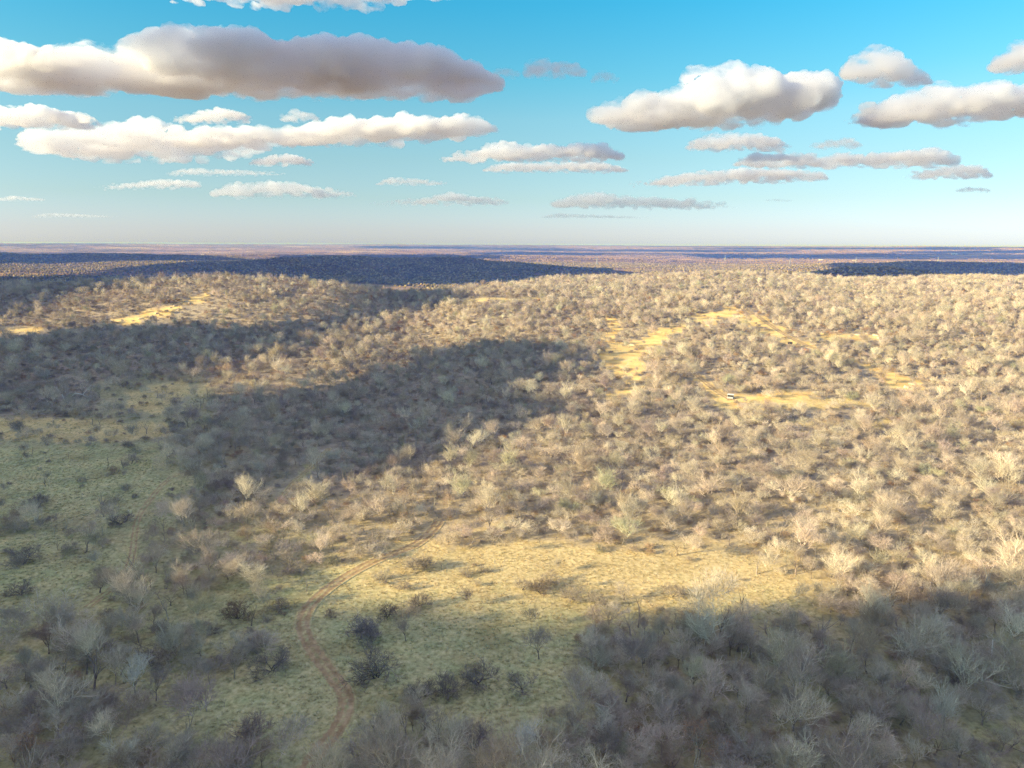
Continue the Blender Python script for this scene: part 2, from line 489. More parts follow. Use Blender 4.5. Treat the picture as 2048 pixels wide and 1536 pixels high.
# ------------------------------------------------------------------ dirt track
def ribbon(name, pts, half, seeds, kind_rut=True, z=.06):
    W = np.array([ground(*p)[:2] for p in pts])
    # Catmull-Rom through the points
    P = np.vstack([2 * W[0] - W[1], W, 2 * W[-1] - W[-2]])
    out = []
    for i in range(1, len(P) - 2):
        n = max(2, int(np.linalg.norm(P[i + 1] - P[i]) / .8))
        for k in range(n):
            t = k / n
            out.append(.5 * ((2 * P[i]) + (-P[i - 1] + P[i + 1]) * t + (2 * P[i - 1] - 5 * P[i] + 4 * P[i + 1] - P[i + 2]) * t * t + (-P[i - 1] + 3 * P[i] - 3 * P[i + 1] + P[i + 2]) * t ** 3))
    C = np.array(out); T = np.gradient(C, axis=0); T /= np.linalg.norm(T, axis=1)[:, None]
    Nn = np.stack([-T[:, 1], T[:, 0]], 1)
    s = np.linspace(-1, 1, 17)
    XX = C[:, None, 0] + Nn[:, None, 0] * s[None] * half; YY = C[:, None, 1] + Nn[:, None, 1] * s[None] * half
    ZZ = np.interp(0, [0, 1], [0, 0]) + height(XX, YY) + z
    rut = np.exp(-((np.abs(s) - .42) / .17) ** 2) * 1.0
    ZZ = ZZ - .07 * rut[None] + .03
    ZZ[:, 0] -= .25; ZZ[:, -1] -= .25
    V = np.stack([XX, YY, ZZ], -1).reshape(-1, 3); n, k = XX.shape
    a, b_ = np.meshgrid(np.arange(n - 1), np.arange(k - 1), indexing='ij')
    Fq = np.stack([a * k + b_, a * k + b_ + 1, (a + 1) * k + b_ + 1, (a + 1) * k + b_], -1).reshape(-1, 4)[:, ::-1]
    me = mesh_np(name, V, Fq, M['track'], True)
    rr_ = np.broadcast_to(1.0 * rut[None] + .36 * (1 - np.abs(s))[None] ** .5, XX.shape).ravel()
    fattr(me, 'rut', rr_ * (1.0 if seeds in (1, 4, 5) else .5))
    uu = V[:, 0] / np.maximum(V[:, 1], 60)
    fattr(me, 'green', .62 - .75 * sst(-.42, -.05, uu) * sst(118, 150, V[:, 1]) + .05)
    o = link(bpy.data.objects.new(name, me)); tag(o, kind='structure')
    return C
TRACK = ribbon('dirt_track', [(600, 1560), (640, 1500), (672, 1462), (692, 1420), (688, 1385), (665, 1352), (636, 1315), (612, 1275), (606, 1245), (618, 1215), (650, 1182), (700, 1148), (750, 1122), (790, 1106), (830, 1090), (862, 1064), (880, 1040)], 2.0, 1)
TR2 = ribbon('faint_path', [(175, 1215), (200, 1195), (230, 1170), (262, 1120), (275, 1040), (300, 1000), (330, 965), (360, 945)], 1.3, 2)
TR3 = ribbon('woodland_path', [(560, 1000), (585, 968), (610, 945), (640, 915), (660, 895)], 1.2, 3)
TR4 = ribbon('hill_path', [(1462, 800), (1430, 780), (1402, 758), (1390, 745)], 2.0, 4)
TR5 = ribbon('ridge_path', [(1655, 705), (1610, 690), (1575, 672), (1540, 650), (1512, 630), (1490, 618)], 2.6, 5)

def near_track(x, y, d):
    m = np.zeros(np.shape(x), bool)
    for C in (TRACK, TR2, TR3, TR4, TR5):
        for c in C[::4]:
            m |= (x - c[0]) ** 2 + (y - c[1]) ** 2 < d * d
    return m

# ------------------------------------------------------------------ trees
def tubes(segs, sides):
    """segs: list of (p0, p1, r0, r1)"""
    S = np.array([(*a, *b_, c_, d_) for a, b_, c_, d_ in segs], float)
    P0, P1, r0, r1 = S[:, :3], S[:, 3:6], S[:, 6], S[:, 7]
    D = P1 - P0; L = np.linalg.norm(D, axis=1)[:, None]; D = D / np.maximum(L, 1e-6)
    ref = np.where(np.abs(D[:, 2:3]) < .9, np.array([[0, 0, 1.]]), np.array([[1., 0, 0]]))
    U = np.cross(D, ref); U /= np.linalg.norm(U, axis=1)[:, None]; Wd = np.cross(D, U)
    t = np.arange(sides) * 2 * math.pi / sides
    ring = U[:, None] * np.cos(t)[None, :, None] + Wd[:, None] * np.sin(t)[None, :, None]
    pt = r1 < 1e-6
    A0 = P0[:, None] + ring * r0[:, None, None]
    Vs, Ts = [], []
    base = 0
    if (~pt).any():
        q = ~pt
        A1 = P1[q][:, None] + ring[q] * r1[q][:, None, None]
        V = np.concatenate([A0[q], A1], 1); n = len(V)
        off = (np.arange(n) * sides * 2)[:, None]
        k = np.arange(sides); k2 = (k + 1) % sides
        T = np.stack([np.stack([k, k2, k2 + sides], 1), np.stack([k, k2 + sides, k + sides], 1)], 1).reshape(-1)
        Ts.append((off + T[None]).reshape(-1, 3)); Vs.append(V.reshape(-1, 3)); base = n * sides * 2
    if pt.any():
        V = np.concatenate([A0[pt], P1[pt][:, None]], 1); n = len(V)
        off = (np.arange(n) * (sides + 1))[:, None] + base
        k = np.arange(sides); k2 = (k + 1) % sides
        T = np.stack([k, k2, np.full(sides, sides)], 1).reshape(-1)
        Ts.append((off + T[None]).reshape(-1, 3)); Vs.append(V.reshape(-1, 3))
    return np.concatenate(Vs), np.concatenate(Ts)

def rot_about(d, ang, az_):
    d = Vector(d)
    u = d.cross(Vector((0, 0, 1)) if abs(d.z) < .95 else Vector((1, 0, 0))).normalized()
    w = d.cross(u)
    return (d * math.cos(ang) + (u * math.cos(az_) + w * math.sin(az_)) * math.sin(ang)).normalized()

KINDS = {
    # H trunk length, stems, level lengths, child counts, spread of main limbs, radius, up pull, twig radius
    'oak':     dict(tl=1.9, stems=1, L=(3.0, 1.9, 1.2, .8, .5), n=(6, 6, 5, 4, 5), spread=(30, 74), r=.21, up=.09, tw=.009, wig=.26),
    'oakm':    dict(tl=1.5, stems=1, L=(2.8, 1.9, 1.3, .9, .6), n=(6, 6, 5, 5, 5), spread=(30, 80), r=.2, up=.07, tw=.011, wig=.26),
    'elm':     dict(tl=2.6, stems=1, L=(3.9, 2.1, 1.3, .85, .6), n=(6, 6, 5, 4, 3), spread=(15, 42), r=.17, up=.20, tw=.008, wig=.16),
    'scrub':   dict(tl=.5, stems=3, L=(1.8, 1.2, .8, .55, .4), n=(3, 5, 4, 4, 3), spread=(25, 65), r=.10, up=.08, tw=.008, wig=.35),
    'shrub':   dict(tl=.15, stems=7, L=(1.4, .8, .55, .42, .0), n=(2, 5, 4, 5, 0), spread=(15, 60), r=.045, up=.12, tw=.009, wig=.3),
}
def gen_tree(kind, seed, detail=1.0):
    K = KINDS[kind]; rd = random.Random(seed)
    low, mid, hi = [], [], []
    tips = []
    levels = 5 if K['L'][4] > 0 else 4
    def grow(p, d, L, r, lev):
        nseg = (3, 4, 3, 2, 2, 1)[lev] if lev < 6 else 1
        pts = [p]; dirs = [d]
        q = p.copy(); dd = d.copy()
        for i in range(nseg):
            j = Vector((rd.gauss(0, 1), rd.gauss(0, 1), rd.gauss(0, .7))) * K['wig'] * (.6 if lev == 0 else 1)
            dd = (dd + j + Vector((0, 0, K['up']))).normalized()
            q = q + dd * (L / nseg); pts.append(q.copy()); dirs.append(dd.copy())
        last = lev == levels
        for i in range(nseg):
            f0 = 1 - .6 * i / nseg; f1 = 1 - .6 * (i + 1) / nseg
            r0, r1 = r * f0, (0.0 if (last and i == nseg - 1) else r * f1)
            (low if lev <= 1 else (mid if lev <= 3 else hi)).append((tuple(pts[i]), tuple(pts[i + 1]), r0, r1))
        if last:
            tips.append(tuple(pts[-1])); return
        n = max(2, int(round(K['n'][lev] * (detail if lev >= 2 else 1))))
        for c in range(n):
            if lev == 0:
                t = 1.0 if c > 0 else 1.0
                t = 1.0 - .35 * rd.random() * (c % 2)
                ang = R(rd.uniform(*K['spread'])) if c else R(12)
                a = c * 2 * math.pi / max(1, n - 1) + rd.uniform(-.4, .4)
            else:
                t = 1.0 if c == 0 else rd.uniform(.28, .98)
                ang = R(rd.uniform(22, 62)) if c else R(rd.uniform(5, 25)); a = rd.uniform(0, 6.283)
            k = t * nseg; i0 = min(nseg - 1, int(k)); fr = k - i0
            bp = pts[i0].lerp(pts[i0 + 1], fr)
            nd = rot_about(dirs[i0 + 1], ang, a)
            Lc = K['L'][lev] * rd.uniform(.7, 1.25) * (1.1 - .25 * t if lev else 1)
            rc = max(r * (1 - .6 * t) * (.66 if lev < 2 else .62), (.05, .036, .024, .015, 0)[lev] if kind != 'shrub' else 0)
            if lev + 1 >= levels: rc = K['tw'] / max(.45, detail)
            elif lev + 1 == levels - 1: rc = max(rc, K['tw'] * 1.5 / max(.45, detail))
            grow(bp, nd, Lc, rc, lev + 1)
    for s in range(K['stems']):
        d = Vector((0, 0, 1))
        if K['stems'] > 1:
            d = rot_about(d, R(rd.uniform(12, 42)), s * 2 * math.pi / K['stems'] + rd.uniform(-.5, .5))
        else:
            d = rot_about(d, R(rd.uniform(0, 10)), rd.uniform(0, 6.28))
        grow(Vector((0, 0, -.25)), d, K['tl'], K['r'] * rd.uniform(.85, 1.2), 0)
    return low, mid, hi, tips

def leaf_mesh(tips, n, size, seed, rd=None):
    g_ = np.random.default_rng(seed)
    T = np.array(tips); idx = g_.integers(0, len(T), n)
    C = T[idx] + g_.normal(0, .16, (n, 3))
    a = g_.normal(0, 1, (n, 3)); a /= np.linalg.norm(a, axis=1)[:, None]
    b_ = np.cross(a, g_.normal(0, 1, (n, 3))); b_ /= np.linalg.norm(b_, axis=1)[:, None]
    s = size * g_.uniform(.6, 1.3, (n, 1))
    V = np.stack([C - a * s, C + b_ * s * .55, C + a * s, C - b_ * s * .55], 1).reshape(-1, 3)
    k = np.arange(n)[:, None] * 4
    return V, k + np.array([[0, 1, 2, 3]])

protos = {}       # name -> list of (trunk mesh, crown mesh, leaf mesh or None, height)
def add_proto(key, kind, seed, detail=1.0, leaves=0, sides=6, lsize=.09, keep=1.0):
    low, mid, hi, tips = gen_tree(kind, seed, detail)
    V, T = tubes(low, sides if detail > .8 else 4)
    tm = mesh_np('trunk', V, T, M['bark'], False)
    V2, T2 = tubes(hi, 3); V3, T3 = tubes(mid, 3)
    cm = mesh_np('crown', np.concatenate([V2, V3]), np.concatenate([T2, T3 + len(V2)]), M['twig'], False)
    cm.materials.append(M['limb'])
    cm.polygons.foreach_set('material_index', np.concatenate([np.zeros(len(T2), np.int32), np.ones(len(T3), np.int32)]))
    lm = None
    if leaves:
        LV, LF = leaf_mesh(tips, leaves, lsize, seed)
        lm = mesh_np('leaves', LV, LF, M['leaf'], False)
    protos.setdefault(key, []).append((tm, cm, lm, float(V2[:, 2].max()), float(np.percentile(np.hypot(V2[:, 0], V2[:, 1]), 95))))

for s in range(5): add_proto('oak', 'oak', 100 + s)
for s in range(3): add_proto('elm', 'elm', 200 + s)
for s in range(4): add_proto('scrub', 'scrub', 300 + s)
for s in range(3): add_proto('shrub', 'shrub', 400 + s)
for s in range(2): add_proto('leafy', 'oak', 500 + s, .8, leaves=2600)
for s in range(4): add_proto('oakmid', 'oakm', 600 + s, .74)
for s in range(2): add_proto('leafymid', 'oak', 650 + s, .5, leaves=900, lsize=.16)
for k, v in protos.items():
    print(k, [(len(a[1].polygons), round(a[3], 1), round(a[4], 1)) for a in v])

GREY = (.56, .475, .375); PALE = (.68, .59, .46); MAUVE = (.40, .33, .285); BROWN = (.46, .29, .17); RUST = (.46, .25, .12); OLIVE = (.50, .46, .32)
def pick_tint(rd, leafy=False):
    if leafy:
        c = rd.choice([BROWN, RUST, (.42, .27, .16)])
    else:
        c = rd.choices([GREY, PALE, MAUVE, (.50, .40, .29), OLIVE], [6, 2.6, 1.5, 1.0, .45])[0]
    k = rd.uniform(.8, 1.2)
    return tuple(min(.8, v * k * rd.uniform(.96, 1.04)) for v in c)

# ------------------------------------------------------------------ where trees stand
print('scatter')
def jitter_grid(x0, x1, y0, y1, s):
    xs, ys = np.meshgrid(np.arange(x0, x1, s), np.arange(y0, y1, s))
    xs = xs.ravel() + rng.uniform(-.46, .46, xs.size) * s; ys = ys.ravel() + rng.uniform(-.46, .46, ys.size) * s
    return xs, ys

# named trees read off the photograph: (x, y of the foot, kind, scale, tint, words)
NAMED = [
    (512, 1172, 'oak', 1.02, (.68, .62, .48), 'pale round bare oak alone at the edge of the meadow left of the dirt track', 'oak tree'),
    (1400, 1512, 'leafy', .95, (.40, .23, .14), 'oak still holding rusty brown leaves among grey bare trees near the bottom edge', 'oak tree'),
    (1078, 1318, 'elm', .82, MAUVE, 'dark slender tree with forked trunk at the shadow edge right of the meadow', 'tree'),
    (98, 1308, 'elm', .80, (.36, .25, .20), 'thin upright brownish tree on one trunk in the shaded grass at far left', 'tree'),
    (140, 1300, 'leafy', .62, (.42, .29, .18), 'small tree with tan leaves beside a thin upright tree at far left', 'tree'),
    (263, 928, 'oak', .75, MAUVE, 'dark lone tree on the green meadow at middle left', 'tree'),
    (80, 1015, 'scrub', 1.2, MAUVE, 'dark spreading bush tree on the lower part of the left green meadow', 'tree'),
    (48, 1128, 'scrub', 1.35, MAUVE, 'wide dark multi-stemmed tree on the lower left green slope', 'tree'),
    (42, 1190, 'scrub', 1.0, MAUVE, 'small leaning tree low on the left green slope', 'tree'),
    (270, 1392, 'elm', .85, (.68, .64, .56), 'whitish bare sycamore-like tree with pale trunk in the shaded lower left', 'tree'),
    (312, 1402, 'elm', .75, MAUVE, 'dark upright tree on bright green grass right of the whitish tree', 'tree'),
    (370, 1402, 'oak', .8, MAUVE, 'dark oak with pale trunk right of the upright tree on green grass', 'oak tree'),
    (320, 1318, 'scrub', 1.35, MAUVE, 'dark low forked tree in the shaded lower left grass', 'tree'),
    (500, 1490, 'shrub', 1.9, (.34, .26, .22), 'dense dark round bush left of the dirt track near the bottom', 'bush'),
    (545, 1342, 'scrub', 1.3, MAUVE, 'round fan-shaped grey bush left of the dirt track', 'bush'),
    (755, 1355, 'scrub', 1.6, MAUVE, 'wide vase-shaped grey tree right of the dirt track', 'tree'),
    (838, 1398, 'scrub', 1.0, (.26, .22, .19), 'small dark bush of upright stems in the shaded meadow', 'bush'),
    (890, 1385, 'scrub', 1.05, MAUVE, 'small forked tree right of the bush of upright stems', 'tree'),
    (955, 1370, 'scrub', 1.25, MAUVE, 'dark vase-shaped tree in the shaded meadow right of centre', 'tree'),
    (1045, 1385, 'oak', .72, (.30, .25, .22), 'dark crooked oak near the middle of the bottom shade', 'oak tree'),
    (1085, 1188, 'scrub', .95, (.30, .24, .19), 'dark low tree with arching branches in the sunlit meadow', 'tree'),
    (1100, 1165, 'scrub', .85, GREY, 'small bare tree just behind the arching tree in the sunlit meadow', 'tree'),
    (1145, 1200, 'scrub', 1.0, GREY, 'bushy grey tree standing in the sunlit meadow', 'tree'),
    (1190, 1212, 'scrub', .9, GREY, 'thin small tree near the lower edge of the sunlit meadow', 'tree'),
    (1248, 1200, 'oak', .72, GREY, 'taller pale tree on the right half of the sunlit meadow', 'tree'),
    (1345, 1195, 'scrub', .95, GREY, 'small tree at the right end of the sunlit meadow', 'tree'),
    (932, 1150, 'scrub', .6, GREY, 'tiny tree with two stems in the left part of the sunlit meadow', 'tree'),
    (965, 1143, 'scrub', .55, GREY, 'tiny forked tree in the middle of the sunlit meadow', 'tree'),
    (1045, 1180, 'scrub', .8, GREY, 'small dark forked tree left of the arching meadow tree', 'tree'),
    (853, 1135, 'scrub', .9, (.50, .42, .32), 'small tree casting a long shadow near where the track leaves the wood', 'tree'),
    (828, 1140, 'scrub', 1.0, (.58, .50, .40), 'pale pinkish small tree right of the track by the wood', 'tree'),
    (766, 1162, 'scrub', .8, PALE, 'pale thin small tree just right of the dirt track', 'tree'),
    (808, 1178, 'scrub', .65, GREY, 'low tangle of twigs in the meadow right of the track', 'bush'),
    (843, 1212, 'scrub', .85, MAUVE, 'dark leaning small tree where the meadow turns to shade', 'tree'),
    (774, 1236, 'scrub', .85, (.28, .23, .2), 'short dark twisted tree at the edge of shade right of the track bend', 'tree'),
    (660, 1233, 'scrub', .5, MAUVE, 'tiny dark tree just inside the bend of the track', 'tree'),
    (812, 1282, 'elm', .58, MAUVE, 'slim dark tree right of the dark thicket inside the track bend', 'tree'),
    (720, 1280, 'shrub', 1.8, (.30, .25, .25), 'dark mauve thicket bush inside the bend of the track', 'bush'),
    (745, 1285, 'shrub', 1.6, (.30, .25, .25), 'second dark mauve bush of the thicket inside the track bend', 'bush'),
    (578, 1136, 'scrub', .95, PALE, 'small pale tree right of the round pale oak', 'tree'),
    (600, 1146, 'scrub', .6, PALE, 'tiny pale bush near the bend, right of the small pale tree', 'bush'),
    (708, 1124, 'elm', .52, GREY, 'slim dark-stemmed tree left of the track at the wood edge', 'tree'),
    (748, 1116, 'oak', .72, PALE, 'pale rounded tree left of the track where it enters the wood', 'oak tree'),
    (665, 1130, 'scrub', .75, OLIVE, 'low olive grey bush at the wood edge left of the track', 'bush'),
    (560, 1222, 'scrub', .85, MAUVE, 'low dark bush left of the track bend', 'bush'),
    (475, 1238, 'scrub', 1.1, (.34, .24, .18), 'brownish bush cluster in shaded grass left of the track bend', 'bush'),
    (430, 1268, 'scrub', .55, MAUVE, 'tiny dark bush on open shaded grass left of the track bend', 'bush'),
    (200, 1185, 'oak', .85, (.34, .27, .24), 'dark brown based oak on the lower left slope', 'oak tree'),
    (1885, 1476, 'elm', .92, (.58, .56, .46), 'fan-shaped pale tree with white trunk at lower right', 'tree'),
    (1040, 1530, 'elm', .80, (.66, .64, .60), 'whitish bare tree with upswept branches at the bottom centre', 'tree'),
    (240, 1050, 'scrub', 1.2, MAUVE, 'dark tree at the lower rim of the left green meadow', 'tree'),
]
def proto_for(kind, rd): return protos[kind][rd.randrange(len(protos[kind]))]
rd0 = random.Random(11)
NW = [(ground(x, y), k, s, t, w, c_) for x, y, k, s, t, w, c_ in NAMED]
NX = np.array([n[0][:2] for n in NW])

gx, gy = jitter_grid(-820, 950, 70, 1180, 3.0)
gz = height(gx, gy)
keep = in_frame(gx, gy, gz, 110)
gx, gy, gz = gx[keep], gy[keep], gz[keep]
op, ta, ba, se, far, farw = classes(gx, gy)
for f_ in (.35, .65):      # keep the clearings open to view: nothing tall right in front of them
    hd = 1 + f_ * np.clip(5.0 / (CAMZ - gz + 20), .02, .12)
    _, t2, b2, _, _, _ = classes(gx * hd, gy * hd)
    ta |= t2; ba |= b2
dens = np.where(se, .42, .95)
dens = np.where(ta, .10, dens); dens = np.where(ba, .09, dens); dens = np.where(op, np.where(gx / gy < -.33, .11, .03), dens)
clump = fbm(gx, gy, 22, 61, 3)
dens = dens * np.where(se & ~op, np.clip((clump - .32) * 4.2, .12, 1.7), np.where(op, 1, np.clip((clump - .2) * 4, .78, 1)))
keep = rng.random(gx.size) < dens
keep &= ~near_track(gx, gy, 3.6)
for c_ in TRACK[::3]: keep &= ~((gx - c_[0]) ** 2 + ((gy - c_[1] + 4.0) * .6) ** 2 < 4.6 ** 2)
for nx, ny in NX: keep &= (gx - nx) ** 2 + (gy - ny) ** 2 > 3.6 ** 2
gx, gy, gz, op, ba, se = (a[keep] for a in (gx, gy, gz, op, ba, se))
print('trees', gx.size)
n = gx.size
brownish = fbm(gx, gy, 40, 71, 3)
kinds = []; scl = np.empty(n); tints = []
for i in range(n):
    rd = random.Random(int(gx[i] * 91 + gy[i] * 7919))
    q = rd.random(); pb = .025 + .16 * max(0, brownish[i] - .56) * 4 * (gy[i] > 260)
    if op[i]: k = 'scrub'; s = rd.uniform(.4, .95)
    elif se[i] and q < .45: k = 'scrub'; s = rd.uniform(.8, 1.45)
    elif q < pb + .0: k = 'leafy'; s = rd.uniform(.5, .85)
    elif q < .72: k = 'oak'; s = rd.uniform(.62, 1.02)
    elif q < .90: k = 'elm'; s = rd.uniform(.62, .98)
    else: k = 'scrub'; s = rd.uniform(1.0, 1.6)
    s *= (.84 if gy[i] < 150 else .71) * (1 if not op[i] else .9)
    if gy[i] > 330 and k in ('oak', 'elm'): k = 'oakmid'
    if gy[i] > 330 and k == 'leafy': k = 'leafymid'
    kinds.append(k); scl[i] = s
    tt_ = pick_tint(rd, k.startswith('leafy'))
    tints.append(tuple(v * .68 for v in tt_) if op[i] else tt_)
slant = np.sqrt(gx ** 2 + gy ** 2 + (CAMZ - gz) ** 2)
kh = {k: np.mean([p[3] for p in v]) for k, v in protos.items()}
px, py, pw = project(np.stack([gx, gy, gz + 3], 1))
size_px = np.array([kh[k] * s for k, s in zip(kinds, scl)]) / slant
inside = (px > 5) & (px < 2043) & (py < 1530)
order = np.argsort(np.where(inside, -size_px, 0))
NIND = 290 - len(NW)
indiv = set(order[:NIND].tolist())

# ------------------------------------------------------------------ individual trees
WORD = {'oak': ('bare oak', 'oak tree'), 'elm': ('slender bare tree', 'tree'), 'scrub': ('low bare tree', 'tree'), 'shrub': ('dense twiggy bush', 'bush'),
        'leafy': ('brown-leaved oak', 'oak tree'), 'oakmid': ('bare oak', 'oak tree'), 'leafymid': ('brown-leaved oak', 'oak tree')}
OBJN = {'oak': 'oak_tree', 'elm': 'bare_tree', 'scrub': 'scrub_tree', 'shrub': 'bush', 'leafy': 'brown_leaved_oak', 'oakmid': 'oak_tree', 'leafymid': 'brown_leaved_oak'}
GROUP = {'oak_tree': 'bare oaks of the woodland', 'bare_tree': 'slender bare trees of the woodland', 'scrub_tree': 'low scrub trees on the grass and wood edges', 'bush': 'twiggy bushes', 'brown_leaved_oak': 'oaks still holding brown leaves'}
SRC = {}
def make_tree(kind, vi, loc, s, rz, tint, label, cat):
    tm, cm, lm, h, w = protos[kind][vi]
    name = OBJN[kind]
    t = empty(name, loc, rz); t.scale = s
    a = part('trunk', tm, t); a['tint'] = [v * .75 for v in tint]
    c_ = part('crown', cm, t); c_['tint'] = list(tint)
    parts_ = [a, c_]
    if lm:
        l_ = part('leaves', lm, c_); l_['tint'] = list(tint); parts_.append(l_)
        if kind.startswith('leafy'):
            a['tint'] = [.25, .22, .18]; c_['tint'] = [.32, .27, .21]
    tag(t, label, cat, GROUP[name])
    SRC.setdefault((kind, vi), parts_)
    return t
def tone(t):
    r_, g_, b_ = t
    if r_ > .62: return 'pale'
    if r_ / b_ > 1.9: return 'rusty brown'
    if r_ / b_ > 1.55 and g_ / r_ > .9: return 'olive grey'
    if r_ / b_ > 1.6: return 'brownish'
    if r_ < .40: return 'dark mauve-grey'
    return 'grey'
for (p, k, s, t, w, c_) in NW:
    vi = rd0.randrange(len(protos[k]))
    s *= 1.12 if k in ('scrub', 'shrub') else 1.0
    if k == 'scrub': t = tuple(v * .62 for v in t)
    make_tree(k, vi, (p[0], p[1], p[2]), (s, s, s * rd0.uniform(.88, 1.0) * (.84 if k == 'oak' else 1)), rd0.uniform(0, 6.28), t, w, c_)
COLW = ['at far left', 'at left', 'left of the track', 'around the track foot', 'right of the track', 'right of centre', 'at right', 'at far right']
ROWW = [(1536, 'on the bottom edge'), (1470, 'just above the bottom edge'), (1400, 'in the foreground shade'), (1330, 'below the shadow edge'), (1265, 'at the shadow edge'), (1200, 'beside the meadow'), (1110, 'behind the meadow')]
ORD = ['first', 'second', 'third', 'fourth', 'fifth', 'sixth', 'seventh', 'eighth', 'ninth', 'tenth', 'eleventh', 'twelfth', 'thirteenth', 'fourteenth', 'fifteenth', 'sixteenth']
cells = {}
for i in indiv:
    c_ = min(7, max(0, int(px[i] // 256)))
    r_ = max([j for j, (yy, _) in enumerate(ROWW) if py[i] <= yy] or [0])
    cells.setdefault((r_, c_, WORD[kinds[i]][0], tone(tints[i])), []).append(i)
for (r_, c_, w, tn), L in sorted(cells.items(), key=lambda k: str(k[0])):
    L.sort(key=lambda i: px[i])
    for j, i in enumerate(L):
        k = kinds[i]; rd = random.Random(i)
        rank = (ORD[min(j, 15)] + ' ') if len(L) > 1 else ''
        label = f'{rank}{tn} {w}{" from left" if rank else ""}, {COLW[c_]}, {ROWW[r_][1]}'
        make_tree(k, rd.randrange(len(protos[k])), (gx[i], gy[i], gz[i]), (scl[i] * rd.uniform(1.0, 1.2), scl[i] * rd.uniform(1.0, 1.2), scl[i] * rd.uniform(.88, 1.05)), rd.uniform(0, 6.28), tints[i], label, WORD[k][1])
# one tree of every remaining shape stands in the wood as well; the mass of the wood repeats these shapes
rest = [i for i in range(n) if i not in indiv]
used = set(indiv)
for kind in protos:
    for vi in range(len(protos[kind])):
        if (kind, vi) in SRC: continue
        cand = [i for i in rest if i not in used and inside[i] and (kinds[i] == kind or kind == 'shrub') and size_px[i] > 0]
        if not cand: continue
        i = max(cand, key=lambda q: size_px[q]); used.add(i)
        s = scl[i] if kind != 'shrub' else 1.3
        side = 'left' if px[i] < 700 else ('right' if px[i] > 1350 else 'middle')
        make_tree(kind, vi, (gx[i], gy[i], gz[i]), (s, s, s), 1.3 * vi, tints[i], f'{tone(tints[i])} {WORD[kind][0]} at the front of the hillside wood, {side}, {ORD[vi]} of its kind', WORD[kind][1])
rest = [i for i in rest if i not in used]

# ------------------------------------------------------------------ geometry nodes scatter
def scatter(name, P, idx, rot, scale, tint, groups):
    """one stuff object; groups: list of lists of objects whose shapes repeat"""
    me = bpy.data.meshes.new(name)
    me.vertices.add(len(P)); me.vertices.foreach_set('co', np.ascontiguousarray(P, np.float32).ravel())
    a = me.attributes.new('idx', 'INT', 'POINT'); a.data.foreach_set('value', np.ascontiguousarray(idx, np.int32))
    a = me.attributes.new('rot', 'FLOAT_VECTOR', 'POINT'); a.data.foreach_set('vector', np.ascontiguousarray(rot, np.float32).ravel())
    a = me.attributes.new('scl', 'FLOAT_VECTOR', 'POINT'); a.data.foreach_set('vector', np.ascontiguousarray(scale, np.float32).ravel())
    a = me.attributes.new('tint', 'FLOAT_VECTOR', 'POINT'); a.data.foreach_set('vector', np.ascontiguousarray(tint, np.float32).ravel())
    o = link(bpy.data.objects.new(name, me))
    gt = bpy.data.node_groups.new(name, 'GeometryNodeTree')
    gt.interface.new_socket(name='Geometry', in_out='INPUT', socket_type='NodeSocketGeometry')
    gt.interface.new_socket(name='Geometry', in_out='OUTPUT', socket_type='NodeSocketGeometry')
    nn = gt.nodes; gi = nn.new('NodeGroupInput'); go = nn.new('NodeGroupOutput')
    join = nn.new('GeometryNodeJoinGeometry')
    for parts_ in reversed(groups):
        g2i = nn.new('GeometryNodeGeometryToInstance')
        for ob in parts_:
            oi = nn.new('GeometryNodeObjectInfo'); oi.transform_space = 'ORIGINAL'
            oi.inputs['Object'].default_value = ob; oi.inputs['As Instance'].default_value = False
            gt.links.new(oi.outputs['Geometry'], g2i.inputs[0])
        gt.links.new(g2i.outputs[0], join.inputs[0])
    iop = nn.new('GeometryNodeInstanceOnPoints'); iop.inputs['Pick Instance'].default_value = True
    def na(nm, t):
        q = nn.new('GeometryNodeInputNamedAttribute'); q.data_type = t; q.inputs['Name'].default_value = nm
        return q.outputs['Attribute']
    e2r = nn.new('FunctionNodeEulerToRotation')
    gt.links.new(na('rot', 'FLOAT_VECTOR'), e2r.inputs[0])
    gt.links.new(gi.outputs[0], iop.inputs['Points']); gt.links.new(join.outputs[0], iop.inputs['Instance'])
    gt.links.new(na('idx', 'INT'), iop.inputs['Instance Index'])
    gt.links.new(e2r.outputs[0], iop.inputs['Rotation']); gt.links.new(na('scl', 'FLOAT_VECTOR'), iop.inputs['Scale'])
    gt.links.new(iop.outputs[0], go.inputs[0])
    md = o.modifiers.new('scatter', 'NODES'); md.node_group = gt
    o['kind'] = 'stuff'
    return o

print('woodland')
keys = [k for k in SRC if k[0] != 'shrub']
kidx = {k: i for i, k in enumerate(keys)}
by = {}
for k in keys: by.setdefault(k[0], []).append(kidx[k])
R_ = np.array(rest)
idx = [by[kinds[i]][int(rng.integers(len(by[kinds[i]])))] for i in rest]
m_ = len(rest)
rot = np.stack([rng.normal(0, .05, m_), rng.normal(0, .05, m_), rng.uniform(0, 6.28, m_)], 1)
sc = scl[R_][:, None] * rng.uniform(.88, 1.14, (m_, 3)) * np.array([[1.17, 1.17, .93]])
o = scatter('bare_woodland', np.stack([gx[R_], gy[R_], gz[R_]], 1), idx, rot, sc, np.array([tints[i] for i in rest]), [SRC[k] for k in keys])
tag(o, 'grey and cream leafless oak wood covering the slopes and ridges', 'woodland')

